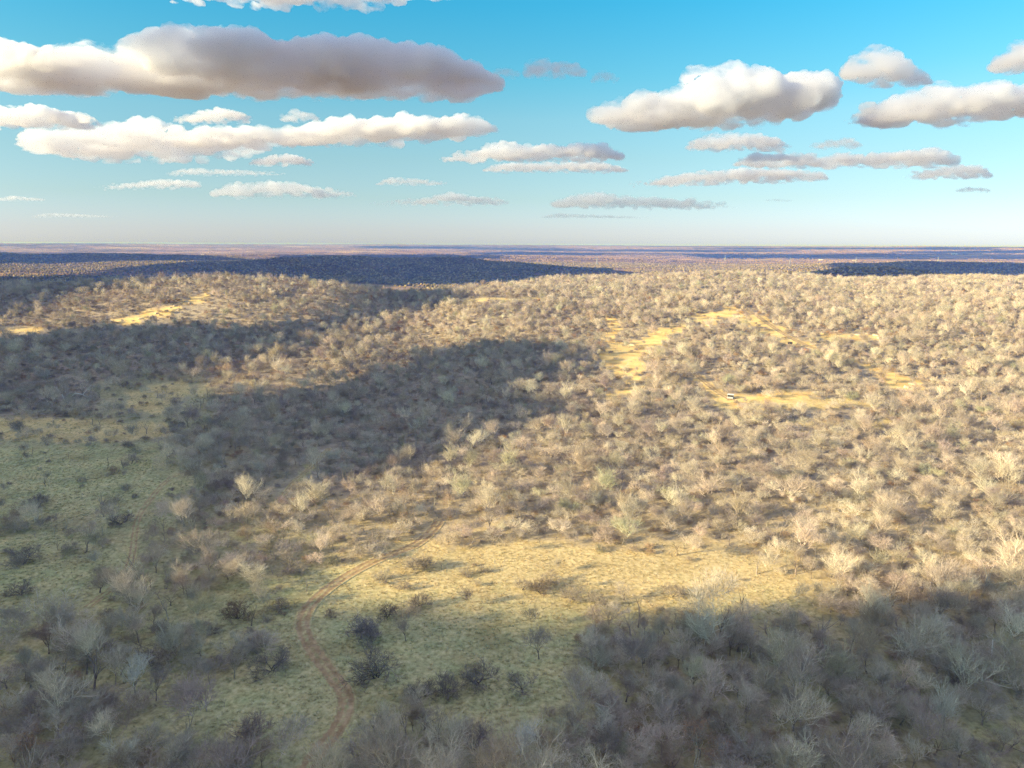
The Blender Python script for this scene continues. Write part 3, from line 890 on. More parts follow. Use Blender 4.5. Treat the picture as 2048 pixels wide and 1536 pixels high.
# undergrowth
ux, uy = jitter_grid(-560, 640, 75, 620, 4.6)
uz = height(ux, uy); kp = in_frame(ux, uy, uz, 60); ux, uy, uz = ux[kp], uy[kp], uz[kp]
op_, ta_, ba_, se_, _, _ = classes(ux, uy)
dn = np.where(op_, .03, np.where(ta_ | ba_, .16, np.where(se_, .34, .85)))
kp = (rng.random(ux.size) < dn) & ~near_track(ux, uy, 3.6)
ux, uy, uz = ux[kp], uy[kp], uz[kp]; m_ = ux.size
sh = [k for k in SRC if k[0] == 'shrub']
bt = np.array([(.42, .34, .26), (.46, .385, .28), (.36, .30, .25), (.46, .33, .22), (.54, .46, .34)])[rng.integers(0, 5, m_)] * rng.uniform(.8, 1.2, (m_, 1))
s_ = rng.uniform(.4, 1.05, m_)
o = scatter('undergrowth', np.stack([ux, uy, uz], 1), rng.integers(0, len(sh), m_), np.stack([0 * ux, 0 * ux, rng.uniform(0, 6.28, m_)], 1), s_[:, None] * np.array([[1.15, 1.15, .9]]), bt, [SRC[k] for k in sh])
tag(o, 'brown twiggy undergrowth between the trunks of the wood', 'undergrowth')
print('undergrowth', m_)

# ------------------------------------------------------------------ grass tussocks
def tussock(seed):
    g_ = np.random.default_rng(seed); nb = 16
    a = g_.uniform(0, 6.283, nb); lean = g_.uniform(.1, .5, nb); h = g_.uniform(.12, .32, nb)
    b0 = np.stack([np.cos(a) * g_.uniform(0, .22, nb), np.sin(a) * g_.uniform(0, .22, nb), np.full(nb, -.04)], 1)
    tip = b0 + np.stack([np.cos(a) * lean, np.sin(a) * lean, h], 1)
    w = np.stack([-np.sin(a), np.cos(a), 0 * a], 1) * .055
    V = np.stack([b0 - w, b0 + w, tip], 1).reshape(-1, 3)
    V2 = V + np.repeat(np.stack([np.cos(a), np.sin(a), 0 * a], 1) * .03, 3, 0)
    V = np.concatenate([V, V2]); T = np.arange(len(V)).reshape(-1, 3)
    return mesh_np('grass_tussock', V, T, M['blade'])
tx, ty = jitter_grid(-330, 330, 80, 330, .95)
tz = height(tx, ty); kp = in_frame(tx, ty, tz, 10); tx, ty, tz = tx[kp], ty[kp], tz[kp]
op_, ta_, ba_, se_, _, _ = classes(tx, ty)
dn = np.where(op_ | ta_, .75, np.where(se_, .6, .16)) * np.clip(fbm(tx, ty, 7, 95, 3) * 2 - .2, .2, 1) * np.where(ty > 230, .5, 1)
kp = (rng.random(tx.size) < dn) & ~near_track(tx, ty, 1.7); tx, ty, tz = tx[kp], ty[kp], tz[kp]; m_ = tx.size
print('tussocks', m_)
uu = tx / ty
gr = np.clip(.62 - .75 * sst(-.42, -.05, uu) * sst(118, 150, ty) + .05 + 1.4 * (fbm(tx, ty, 5, 96, 3) - .5), 0, 1)[:, None]
tt = ((1 - gr) * np.array([[.62, .49, .27]]) + gr * np.array([[.37, .385, .20]])) * rng.uniform(.85, 1.15, (m_, 1))
tus = []
for s in range(3):
    q = part('grass_tussock', tussock(s), None); q.location = (tx[s], ty[s], tz[s]); q['tint'] = [.4, .33, .18]; q['kind'] = 'stuff'
    tus.append([q])
s_ = rng.uniform(.45, 1.15, m_)
o = scatter('meadow_grass', np.stack([tx, ty, tz], 1), rng.integers(0, 3, m_), np.stack([0 * tx, 0 * tx, rng.uniform(0, 6.28, m_)], 1), np.repeat(s_[:, None], 3, 1), tt, tus)
tag(o, 'tufted dry and green grass of the meadows', 'grass')

# ------------------------------------------------------------------ distant forest
def clump_mesh(seed, crowns, spread, mat):
    """a stand of small ragged crowns"""
    g_ = np.random.default_rng(seed); Vs, Ts = [], []; base = 0
    ico = [(0, 0, 1), (.89, 0, .45), (.28, .85, .45), (-.72, .53, .45), (-.72, -.53, .45), (.28, -.85, .45), (.72, .53, -.45), (-.28, .85, -.45), (-.89, 0, -.45), (-.28, -.85, -.45), (.72, -.53, -.45)]
    tri = [(0, 1, 2), (0, 2, 3), (0, 3, 4), (0, 4, 5), (0, 5, 1), (1, 6, 2), (2, 7, 3), (3, 8, 4), (4, 9, 5), (5, 10, 1), (6, 7, 2), (7, 8, 3), (8, 9, 4), (9, 10, 5), (10, 6, 1)]
    for c_ in range(crowns):
        x, y = g_.uniform(-spread, spread, 2) if crowns > 1 else (0, 0)
        r_ = g_.uniform(2.4, 4.2); h_ = g_.uniform(4.6, 7.5)
        for q in range(3 if crowns == 1 else 2):
            V = np.array(ico) * g_.uniform(.6, 1.25, (11, 1)) * np.array([r_ * .8, r_ * .8, h_ * .36])
            V += np.array([x, y, h_ * .62]) + np.append(g_.normal(0, r_ * .42, 2), g_.normal(0, .5)) * (q > 0)
            Vs.append(V); Ts.append(np.array(tri) + base); base += 11
    return mesh_np('forest_stand', np.concatenate(Vs), np.concatenate(Ts), mat, False)
M['far_twig'] = bark('far_tree_crowns', .6, 1.3, .35)
stands = []
for s in range(4):
    q = part('far_tree', clump_mesh(s, 1, 0, M['far_twig']), None); pp = ground((700, 1000, 1250, 1900)[s], (532, 530, 540, 532)[s]); q.location = pp
    q['tint'] = [.3, .24, .18]; q['kind'] = 'stuff'; stands.append([q])
fx, fy = jitter_grid(-3000, 3000, 1050, 3600, 7.6)
kp = np.abs(fx) < fy * .80 + 60; fx, fy = fx[kp], fy[kp]
_, _, ba_, _, _, fw = classes(fx, fy)
r_ = np.hypot(fx, fy)
ff = np.where(r_ < 1400, 1.0, fw)
kp = (rng.random(fx.size) < np.clip(ff, .05, .95)) & ~ba_
kp &= ~((fy < 1180) & (fx > -820) & (fx < 950))
fx, fy = fx[kp], fy[kp]; fz = height(fx, fy); m_ = fx.size
print('far trees', m_)
ft = np.array([(.25, .20, .10), (.20, .165, .09), (.31, .22, .11), (.36, .29, .15), (.17, .145, .085)])[rng.integers(0, 5, m_)] * rng.uniform(.75, 1.25, (m_, 1))
o = scatter('distant_forest', np.stack([fx, fy, fz], 1), rng.integers(0, 4, m_), np.stack([0 * fx, 0 * fx, rng.uniform(0, 6.28, m_)], 1), rng.uniform(.6, 1.15, (m_, 1)) * np.ones((1, 3)), ft, stands)
tag(o, 'far leafless forest on the low hills beyond the ridge', 'forest')
st2 = []
for s in range(3):
    q = part('far_grove', clump_mesh(20 + s, 14, 30, M['far_twig']), None); q.location = ground((300, 1400, 1800)[s], (506, 520, 515)[s]); q['tint'] = [.28, .2, .16]; q['kind'] = 'stuff'; st2.append([q])
fx, fy = jitter_grid(-9500, 9500, 3600, 12000, 68)
kp = np.abs(fx) < fy * .80 + 60; fx, fy = fx[kp], fy[kp]
_, _, _, _, _, fw = classes(fx, fy)
kp = rng.random(fx.size) < np.clip(fw, .06, .97); fx, fy = fx[kp], fy[kp]; fz = height(fx, fy); m_ = fx.size
ft = np.array([(.28, .20, .13), (.22, .16, .11), (.34, .23, .14)])[rng.integers(0, 3, m_)] * rng.uniform(.8, 1.2, (m_, 1))
o = scatter('far_woods', np.stack([fx, fy, fz - 1], 1), rng.integers(0, 3, m_), np.stack([0 * fx, 0 * fx, rng.uniform(0, 6.28, m_)], 1), rng.uniform(.8, 1.4, (m_, 1)) * np.ones((1, 3)), ft, st2)
tag(o, 'belts of woodland on the far plain under the horizon', 'woodland')
print('far woods', m_)

# ------------------------------------------------------------------ small built things
def blind():
    p = ground(1461, 797)
    t = empty('hunting_blind', (p[0], p[1], p[2]), R(-28)); t.scale = (.8, .8, .8)
    w, d, h = 1.5, 1.3, 2.3
    part('white_panel', MB().box(-w, -w + .06, -d, d, .35, h).box(-w + .06, w, d - .06, d, .35, h).mesh('white_panel', M['white']), t)
    part('front_panel', MB().box(-w + .07, w, -d, -d + .06, .35, 1.15).mesh('front_panel', M['grey']), t)
    part('window', MB().box(-w - .02, -w - .003, -.45, .15, 1.35, 1.8).mesh('window', M['dark']), t)
    part('opening_shade', MB().box(-w + .1, w - .1, -d + .08, -d + .2, 1.17, 2.1).mesh('opening_shade', M['dark']), t)  # solid near-black panel: shade of the cabin's inside put into its colour
    part('roof', MB().box(-w - .2, w + .25, -d - .35, d + .2, h + .003, h + .12).mesh('roof', M['white']), t)
    part('floor', MB().box(-w, w, -d, d, .2, .345).mesh('floor', M['grey']), t)
    for sx in (-1, 1):
        for sy in (-1, 1):
            part('leg', MB().box(sx * (w - .1) - .07, sx * (w - .1) + .07, sy * (d - .1) - .07, sy * (d - .1) + .07, -.6, .197).mesh('leg', M['grey']), t)
    tag(t, 'small white cabin with a dark open front in the golden clearing on the hillside', 'cabin')
blind()
def feeder():
    p = ground(1580, 690)
    t = empty('feeder', (p[0], p[1], p[2]), R(8)); t.scale = (.85, .85, .85)
    part('hopper', MB().box(-1.5, 1.5, -.6, .6, .9, 1.75).box(-1.2, 1.2, -.45, .45, .62, .897).mesh('hopper', M['black']), t)
    part('lid', MB().box(-1.15, 1.65, -.68, .68, 1.753, 1.86).mesh('lid', M['black']), t)
    for sx in (-1, 1):
        for sy in (-1, 1):
            part('leg', MB().box(sx * 1.25 - .07, sx * 1.25 + .07, sy * .47 - .07, sy * .47 + .07, -.5, .897).mesh('leg', M['grey']), t)
    tag(t, 'small black box on pale legs beside the yellow path on the right hillside', 'feeder')
feeder()
def tower(px_, d_, h_, word):
    u_ = (px_ - 1024) / F
    x, y = u_ * d_ * .985, d_
    z = float(height(x, y))
    t = empty('lattice_tower', (x, y, z), R(20))
    b0, b1 = h_ * .10, h_ * .022
    wz = h_ * .72
    def leg(sx, sy): return MB().bar((sx * b0, sy * b0, -1), (sx * b1, sy * b1, wz), .35).bar((sx * b1, sy * b1, wz), (sx * b1, sy * b1, h_), .3)
    for sx in (-1, 1):
        for sy in (-1, 1): part('leg', leg(sx, sy).mesh('leg', M['steel']), t)
    mb = MB()
    zs = [0, h_ * .22, h_ * .4, h_ * .54, h_ * .64, wz]
    for i in range(5):
        f0 = b0 + (b1 - b0) * zs[i] / wz; f1 = b0 + (b1 - b0) * zs[i + 1] / wz
        for q in range(4):
            c = [(-1, -1), (1, -1), (1, 1), (-1, 1)]; a_, b_ = c[q], c[(q + 1) % 4]
            mb.bar((a_[0] * f0, a_[1] * f0, zs[i]), (b_[0] * f1, b_[1] * f1, zs[i + 1]), .28)
            mb.bar((b_[0] * f0, b_[1] * f0, zs[i]), (a_[0] * f1, a_[1] * f1, zs[i + 1]), .28)
    o_ = part('bracing', mb.mesh('bracing', M['steel']), t)
    for k, wdt in ((.74, .17), (.86, .22), (.98, .13)):
        part('crossarm', MB().bar((-h_ * wdt, 0, h_ * k), (h_ * wdt, 0, h_ * k), .5).bar((-h_ * wdt, 0, h_ * k), (0, 0, h_ * k - h_ * .035), .3).bar((h_ * wdt, 0, h_ * k), (0, 0, h_ * k - h_ * .035), .3).mesh('crossarm', M['steel']), t)
    tag(t, word, 'pylon', 'power line towers on the far plain')
tower(1193, 3300, 38, 'pale lattice power tower standing alone near the middle of the far plain')
tower(1449, 4300, 36, 'shortest pale lattice power tower, at the left start of the dark blue far band')
tower(1579, 3700, 40, 'pale lattice power tower in front of the dark band, second of the right-hand row')
tower(1711, 3600, 42, 'pale lattice power tower in front of the dark band, third of the right-hand row')
tower(1875, 3500, 43, 'pale lattice power tower, rightmost on the far plain')

def house(px_, d_, w, word):
    u_ = (px_ - 1024) / F; x, y = u_ * d_ * .985, d_
    t = empty('farm_building', (x, y, float(height(x, y))), R(random.uniform(-25, 25)))
    dd, h_ = w * .45, 4.5
    part('wall', MB().box(-w, w, -dd, dd, -1, h_).mesh('wall', M['white']), t)
    r = MB(); r.v = [(-w - .6, -dd - .8, h_ + .02), (w + .6, -dd - .8, h_ + .02), (w + .6, dd + .8, h_ + .02), (-w - .6, dd + .8, h_ + .02), (-w - .6, 0, h_ + dd * .6), (w + .6, 0, h_ + dd * .6)]
    r.f = [(0, 1, 5, 4), (2, 3, 4, 5), (0, 4, 3), (1, 2, 5), (3, 2, 1, 0)]
    part('roof', r.mesh('roof', M['roof']), t)
    part('door', MB().box(-w * .2, w * .2, -dd - .08, -dd - .003, 0, 3.2).mesh('door', M['dark']), t)
    tag(t, word, 'building', 'pale farm buildings far out on the plain')
house(1095, 5200, 22, 'long white farm building far away right of centre below the horizon')
house(405, 5600, 16, 'tiny white farm building far away on the left plain')
house(205, 5200, 14, 'tiny pale farm building near the left end of the plain')
house(1640, 4700, 13, 'small pale farm building below the dark blue band on the right')
house(1707, 4400, 12, 'small white farm building at the foot of the third tower')
house(1905, 6400, 24, 'broad pale farm building above the dark band at far right')
house(620, 4300, 14, 'tiny white farm building above the blue hill left of centre')

# fallen bleached tree
p = ground(132, 806)
t = empty('dead_tree', (p[0], p[1], p[2] - .2), 0)
sg = [((0, 0, 0), (-1.6, .3, 4.2), .28, .16), ((0, 0, .2), (2.0, .4, 2.6), .3, .24), ((2.0, .4, 2.6), (4.4, .6, 4.6), .24, .2), ((4.4, .6, 4.6), (7.4, 1.0, 3.9), .2, .15)]
V_, T_ = tubes(sg, 6); part('trunk', mesh_np('trunk', V_, T_, M['deadwood']), t)
sg = [((7.4, 1, 3.9), (10.2, 1.2, 1.9), .15, .08), ((7.4, 1, 3.9), (9.6, 1.1, 6.2), .14, .09), ((9.6, 1.1, 6.2), (11.8, 1.2, 8.4), .09, .05), ((9.6, 1.1, 6.2), (11.5, .8, 6.4), .07, .0), ((4.4, .6, 4.6), (4.8, .2, 6.2), .1, .0), ((2, .4, 2.6), (3, 0, .8), .12, .04)]
V_, T_ = tubes(sg, 5); part('branches', mesh_np('branches', V_, T_, M['deadwood']), t)
tag(t, 'bleached white dead tree with bent limbs lying before the shaded wood at left', 'dead tree')
p = ground(1976, 1345)
t = empty('dead_snag', (p[0], p[1], p[2] - .2), 0)
V_, T_ = tubes([((0, 0, 0), (.15, 0, 3.2), .16, .12), ((.15, 0, 3.2), (.05, .1, 6.6), .12, .06)], 6); part('trunk', mesh_np('trunk', V_, T_, M['deadwood']), t)
V_, T_ = tubes([((.14, 0, 3.6), (.9, .2, 4.6), .05, 0), ((.1, 0, 4.8), (-.5, .1, 5.6), .04, 0)], 4); part('branches', mesh_np('branches', V_, T_, M['deadwood']), t)
tag(t, 'pale broken snag with a thin straight trunk at the right', 'dead tree')

def rockmesh(seed):
    g_ = np.random.default_rng(seed)
    import bmesh
    bm = bmesh.new(); bmesh.ops.create_icosphere(bm, subdivisions=2, radius=1)
    for v in bm.verts:
        k = 1 + .45 * mnoise.noise(v.co * 1.3 + Vector((seed * 7, 0, 0)))
        v.co = Vector((v.co.x * k, v.co.y * k * .8, max(-.5, min(.75, v.co.z * k)) * .7))
    me = bpy.data.meshes.new('boulder'); bm.to_mesh(me); bm.free(); me.materials.append(M['rock']); return me
rocks = [rockmesh(i) for i in range(4)]
sp = [(266, 642), (282, 638), (300, 634), (318, 630), (330, 622), (341, 616), (350, 612), (362, 606), (372, 603), (322, 638), (340, 636), (312, 627), (355, 620), (378, 606), (1700, 672), (1716, 670), (1730, 673), (1748, 671), (1755, 676), (1738, 668), (1812, 775), (1824, 768), (1262, 690), (1275, 700), (1716, 1298), (1724, 1300), (892, 1504)]
for i, (a, b_) in enumerate(sp):
    p = ground(a + random.uniform(-2, 2), b_)
    s = 1.5 if p[1] > 300 else .45
    o = link(bpy.data.objects.new('boulder', rocks[i % 4])); o.location = p
    o.scale = (s * random.uniform(.7, 1.5), s * random.uniform(.7, 1.2), s * random.uniform(.7, 1.2)); o.rotation_euler = (0, 0, random.uniform(0, 6))
    on = lambda k: ORD[k] if k < 16 else 'last'
    if i < 14: tag(o, on(i) + ' pale boulder on the eroded sunlit bank of the left ridge', 'boulder', 'boulders on the left bank')
    elif i < 22: tag(o, on(i - 14) + ' pale boulder in the golden clearing of the right hillside', 'boulder', 'boulders on the right hillside')
    elif i < 24: tag(o, ('left', 'right')[i - 22] + ' pale rock in the yellow clearing of the middle hillside', 'rock', 'rocks in the yellow clearing')
    elif i < 26: tag(o, ('left', 'right')[i - 24] + ' small white rock in the shaded wood at the right', 'rock', 'white rocks in the shaded wood')
    else: tag(o, 'small white rock among bare trees at the bottom centre', 'rock')

# evergreen junipers on the skyline
LV, LF = leaf_mesh([(random.gauss(0, 1.2), random.gauss(0, 1.2), random.uniform(.4, 4.5)) for _ in range(300)], 2200, .2, 3)
rad = np.hypot(LV[:, 0], LV[:, 1])
jm = mesh_np('crown', LV, LF, M['leaf'])
V_, T_ = tubes([((0, 0, -.3), (0, 0, 2.4), .2, .12)], 6); jt = mesh_np('trunk', V_, T_, M['bark'])
for (a, b_, s, w) in [(1913, 549, 1.9, 'green juniper on the far right skyline, the larger of the two'), (1935, 553, 1.1, 'small green juniper right of the larger juniper on the far right skyline')]:
    p = ground(a, b_); t = empty('juniper', (p[0], p[1], p[2])); t.scale = (s * 1.2, s * 1.2, s)
    q = part('trunk', jt, t); q['tint'] = [.2, .16, .12]; q = part('crown', jm, t); q['tint'] = [.14, .17, .06]
    tag(t, w, 'juniper', 'junipers on the right skyline')

# ------------------------------------------------------------------ clouds
M['cloud_shade'] = cloud_mat('dense_cloud_vapour', .3)
tex1 = bpy.data.textures.new('billow', 'CLOUDS'); tex1.noise_scale = 150; tex1.noise_depth = 3; tex1.noise_basis = 'ORIGINAL_PERLIN'
def ico(sub=2):
    import bmesh
    bm = bmesh.new(); bmesh.ops.create_icosphere(bm, subdivisions=sub, radius=1)
    V = np.array([v.co[:] for v in bm.verts]); T = np.array([[v.index for v in f.verts] for f in bm.faces]); bm.free()
    return V, T
IV, IT = ico(2)
def hull(name, C, Rd, voxel, disp, mat, base=None, flat=.25):
    """one closed billowing skin round the puffs"""
    C = np.asarray(C, float); Rd = np.asarray(Rd, float)
    if Rd.ndim == 1: Rd = np.repeat(Rd[:, None], 3, 1)
    ctr = C.mean(0)
    V = (C - ctr)[:, None] + IV[None] * Rd[:, None]
    T = (np.arange(len(C)) * len(IV))[:, None, None] + IT[None]
    me = mesh_np(name, V.reshape(-1, 3), T.reshape(-1, 3))
    tmp = link(bpy.data.objects.new(name + '_tmp', me))
    md = tmp.modifiers.new('r', 'REMESH'); md.mode = 'VOXEL'; md.voxel_size = voxel; md.use_smooth_shade = True
    for sc_, st in disp:
        tx_ = bpy.data.textures.new('billow', 'CLOUDS'); tx_.noise_scale = sc_; tx_.noise_depth = 3; tx_.noise_basis = 'ORIGINAL_PERLIN'
        dm = tmp.modifiers.new('d', 'DISPLACE'); dm.texture = tx_; dm.strength = st; dm.mid_level = .5; dm.texture_coords = 'LOCAL'
    dg = bpy.context.evaluated_depsgraph_get()
    ev = tmp.evaluated_get(dg)
    m2 = bpy.data.meshes.new_from_object(ev)
    bpy.data.objects.remove(tmp); bpy.data.meshes.remove(me)
    m2.name = name
    if base is not None:
        n_ = len(m2.vertices); co = np.empty(n_ * 3, np.float32); m2.vertices.foreach_get('co', co); co = co.reshape(-1, 3)
        bz = np.interp(co[:, 0] + ctr[0], base[0], base[1]) - ctr[2]; low = co[:, 2] < bz
        co[low, 2] = bz[low] + (co[low, 2] - bz[low]) * flat
        m2.vertices.foreach_set('co', co.ravel()); m2.update()
    m2.materials.clear(); m2.materials.append(mat)
    m2.polygons.foreach_set('use_smooth', np.ones(len(m2.polygons), bool))
    o_ = link(bpy.data.objects.new(name, m2)); o_.location = ctr
    return o_
def at_depth(px_, py_, D):
    d = ray(px_, py_); k = D / d[1]
    return np.array([d[0] * k, D, CAMZ + d[2] * k])
BASE_H = 1050.0
def sky_cloud(prof, base, label, mat='cloud', thick=.5, seed=0, D=None, rmin=.16):
    """prof: top outline [(x, y)...]; base: underside y (number) or outline"""
    g_ = np.random.default_rng(seed)
    prof = np.array(prof, float); x0, x1 = prof[0, 0], prof[-1, 0]
    bl = (lambda x: float(base)) if np.isscalar(base) else (lambda x: float(np.interp(x, [q[0] for q in base], [q[1] for q in base])))
    bm_ = bl((x0 + x1) / 2)
    if D is None:
        d = ray((x0 + x1) / 2, bm_); D = BASE_H / d[2] * d[1]
        D = float(np.clip(D, 3000, 26000))
    mpp = D / F
    C, Rr = [], []
    hmax = max(bl(q[0]) - q[1] for q in prof)
    W = x1 - x0
    step = max(2.0, min(hmax * .16, W / 14))
    x = x0
    while x <= x1:
        top = float(np.interp(x, prof[:, 0], prof[:, 1])) + .03 * hmax; bb = bl(x) - .05 * hmax; h = max(2.0, bb - top)
        edge = min(1.0, (x - x0) / (W * .12) + .25, (x1 - x) / (W * .12) + .25)
        nl = 1 + int(h / (hmax * .28))
        for k in range(nl + 1):
            f = k / max(1, nl)
            r_ = max(h * .24, min(h * .5, hmax * .2)) * g_.uniform(.75, 1.15)
            r_ = min(r_, h * .5)
            cyp = bb - h * .06 - r_ * .75 - f * max(0, h * .88 - r_ * 1.75)
            dep = (g_.uniform(-.5, .5)) * thick * min(W, hmax * 6) * (1 - .5 * f) * edge
            for rep in range(2 if k == nl else 1):
                dep = (g_.uniform(-.5, .5)) * thick * min(W, hmax * 6) * (1 - .4 * f) * edge
                q = at_depth(x + g_.normal(0, step * .3), cyp, D); q[1] += dep * mpp; q[0] += (x - 1024) / F * dep * mpp
                C.append(q); Rr.append([r_ * mpp * 1.45, r_ * mpp * 1.3, r_ * mpp * .88])
        cs = 1.0 if W > 700 and hmax > 95 else (.66 if hmax > 50 else 0)
        for dk in ((-.22, 0, .22) if cs else ()):          # a full core, so that no hollow is left between the puffs
            q = at_depth(x, bb - h * .44, D); dep = dk * thick * min(W, hmax * 6) * edge
            q[1] += dep * mpp; q[0] += (x - 1024) / F * dep * mpp
            C.append(q); Rr.append([(h * .6 + step) * mpp * cs, (h * .45 + .16 * thick * min(W, hmax * 6) * edge) * mpp * cs, h * .36 * mpp * cs])
        x += step * g_.uniform(.7, 1.2)
    xb = np.linspace(x0 - 20, x1 + 20, 40); qb = [at_depth(x_, bl(min(max(x_, x0), x1)) - .04 * hmax, D) for x_ in xb]
    zb = ([q_[0] for q_ in qb], [q_[2] for q_ in qb])
    vox = max(mpp * 1.9, hmax * mpp / 42, W * mpp / 260)
    o_ = hull('cloud', C, Rr, vox, [(hmax * mpp * .5, hmax * mpp * .26), (hmax * mpp * .22, hmax * mpp * .19), (hmax * mpp * .08, hmax * mpp * .09)], cloud_mat('cloud_vapour', {'cloud': .015, 'cloud_thin': .0075, 'cloud_far': .0045}[mat] * min(1.0, 5200 / D) ** .6, cell=hmax * mpp * .55), base=zb, flat=.12)
    tag(o_, label, 'cloud', 'cumulus clouds in view')
    return o_
print('clouds')
SC = [
    ([(-60, 120), (0, 95), (30, 78), (45, 100), (80, 130), (115, 140), (140, 105), (185, 92), (250, 98), (300, 100), (335, 68), (400, 58), (480, 58), (515, 70), (545, 82), (600, 88), (640, 78), (720, 84), (800, 90), (850, 100), (890, 120), (930, 128), (960, 150), (1012, 172)], [(-60, 182), (170, 182), (240, 166), (300, 186), (600, 190), (850, 190), (1012, 180)], 'the largest cloud, long and grey based with a hump, spanning the upper left', 'cloud', .35),
    ([(290, -5), (360, -40), (600, -60), (850, -50), (990, -5)], [(290, -24), (480, -12), (600, 4), (760, -6), (990, -24)], 'flat mauve cloud cut off by the top edge left of centre', 'cloud', .5),
    ([(-70, 225), (0, 212), (60, 211), (105, 218), (140, 220), (170, 235), (203, 247)], 256, 'low flat cloud at the left edge under the largest cloud', 'cloud', .6),
    ([(40, 290), (60, 262), (140, 258), (250, 256), (290, 240), (340, 258), (430, 268), (560, 280)], [(40, 292), (100, 316), (300, 316), (450, 308), (560, 290)], 'layered grey cloud band at the left below the low flat cloud', 'cloud_thin', .8),
    ([(310, 280), (400, 262), (430, 252), (520, 258), (590, 258), (660, 240), (700, 230), (740, 238), (790, 226), (840, 232), (880, 240), (910, 230), (950, 230), (985, 252)], [(310, 290), (600, 293), (800, 288), (985, 268)], 'long lumpy cloud with rounded right end left of centre', 'cloud', .5),
    ([(338, 240), (400, 224), (440, 216), (480, 226), (506, 240)], 244, 'small domed cloud just under the largest cloud, left one of a pair', 'cloud', .6),
    ([(560, 236), (590, 216), (620, 226), (648, 240)], 242, 'small domed cloud just under the largest cloud, right one of a pair', 'cloud_thin', .8),
    ([(500, 324), (540, 310), (580, 306), (610, 316), (630, 326)], 330, 'small isolated cloud left of centre under the long lumpy cloud', 'cloud', .8),
    ([(1050, 140), (1062, 118), (1090, 118), (1110, 128), (1150, 126), (1170, 146)], 154, 'small two-humped cloud right of the largest cloud', 'cloud_thin', .8),
    ([(1182, 158), (1205, 138), (1240, 158)], 163, 'tiny faint cloud right of the two-humped cloud', 'cloud_far', .9),
    ([(975, 148), (1010, 132), (1040, 148)], 154, 'tiny wisp at the right tip of the largest cloud', 'cloud_far', .9),
    ([(1190, 245), (1210, 205), (1260, 200), (1300, 192), (1350, 185), (1385, 175), (1415, 140), (1450, 124), (1480, 140), (1520, 130), (1560, 142), (1600, 138), (1635, 150), (1645, 175), (1668, 192)], [(1190, 254), (1400, 258), (1560, 248), (1640, 232), (1668, 205)], 'large towering cumulus right of centre with bright top', 'cloud', .5),
    ([(1695, 140), (1710, 108), (1740, 98), (1780, 92), (1800, 115), (1830, 140), (1862, 165)], [(1695, 160), (1760, 170), (1862, 172)], 'ragged cloud with pointed top in the upper right', 'cloud', .6),
    ([(1695, 245), (1730, 222), (1770, 200), (1800, 180), (1850, 172), (1880, 162), (1930, 168), (1980, 164), (2030, 170), (2090, 175)], [(1695, 248), (1850, 252), (1980, 244), (2090, 232)], 'broad bright cloud at the right edge', 'cloud', .45),
    ([(1980, 138), (2005, 108), (2030, 92), (2060, 76), (2110, 90)], 144, 'cloud cut by the right edge in the upper corner', 'cloud', .7),
    ([(1378, 290), (1410, 272), (1440, 263), (1500, 270), (1540, 272), (1580, 294)], 301, 'lone oval cloud below the towering cumulus', 'cloud', .7),
    ([(1620, 290), (1660, 280), (1695, 274), (1720, 286)], 296, 'thin small cloud right of the lone oval cloud', 'cloud_thin', .9),
    ([(880, 315), (960, 300), (990, 284), (1020, 284), (1060, 290), (1120, 292), (1160, 286), (1210, 286), (1240, 306)], 322, 'two-tier cloud in the centre, upper tier', 'cloud', .7),
    ([(968, 336), (1000, 326), (1100, 324), (1200, 324), (1255, 338)], 344, 'two-tier cloud in the centre, lower flat tier', 'cloud', .9),
    ([(1462, 326), (1500, 312), (1570, 308), (1620, 312), (1680, 308), (1760, 308), (1840, 300), (1870, 290), (1905, 308)], 332, 'long rolling cloud low in the right half', 'cloud', .7),
    ([(1215, 370), (1300, 362), (1370, 346), (1440, 342), (1480, 336), (1560, 340), (1640, 344), (1660, 356)], [(1215, 372), (1400, 369), (1660, 360)], 'long flat cloud below the rolling cloud right of centre', 'cloud', .9),
    ([(1805, 352), (1860, 340), (1910, 328), (1960, 334), (1985, 350)], 356, 'small flat cloud low at the right', 'cloud', .9),
    ([(750, 366), (785, 354), (830, 358), (900, 366)], 370, 'small low cloud in the centre left', 'cloud_thin', 1.2),
    ([(190, 374), (270, 364), (330, 358), (400, 362)], 377, 'thin streak of cloud low at the left', 'cloud_thin', 1.2),
    ([(328, 346), (380, 336), (450, 340), (570, 346)], 350, 'thin streak of cloud left of centre', 'cloud_thin', 1.2),
    ([(428, 380), (460, 366), (520, 362), (600, 366), (640, 378), (710, 386)], 394, 'hazy blue-grey cloud patch low left of centre', 'cloud_thin', 1.2),
    ([(740, 404), (840, 398), (900, 384), (960, 394), (1018, 402)], 409, 'faint low cloud in the centre', 'cloud_thin', 1.4),
    ([(1110, 402), (1160, 386), (1200, 384), (1300, 396), (1400, 402), (1480, 412)], 416, 'faint layered cloud low right of centre', 'cloud_thin', 1.4),
    ([(1910, 380), (1935, 372), (1980, 378)], 384, 'tiny low cloud at the right', 'cloud_thin', 1.4),
    ([(-20, 400), (20, 391), (90, 397)], 402, 'tiny low streak of cloud at the left edge', 'cloud_thin', 1.4),
    ([(60, 432), (100, 424), (240, 432)], 435, 'faint lowest streak of cloud at the left', 'cloud_far', 1.6),
    ([(1085, 432), (1110, 425), (1300, 434)], 437, 'faint lowest streak of cloud right of centre', 'cloud_far', 1.6),
    ([(1515, 402), (1555, 396), (1590, 401)], 404, 'tiny faint cloud low right of centre', 'cloud_far', 1.6),
]
for i, (pr, ba_l, lb, mt, th) in enumerate(SC):
    sky_cloud(pr, ba_l, lb, mt, th, seed=i, D=(7500 if i == 1 else None))

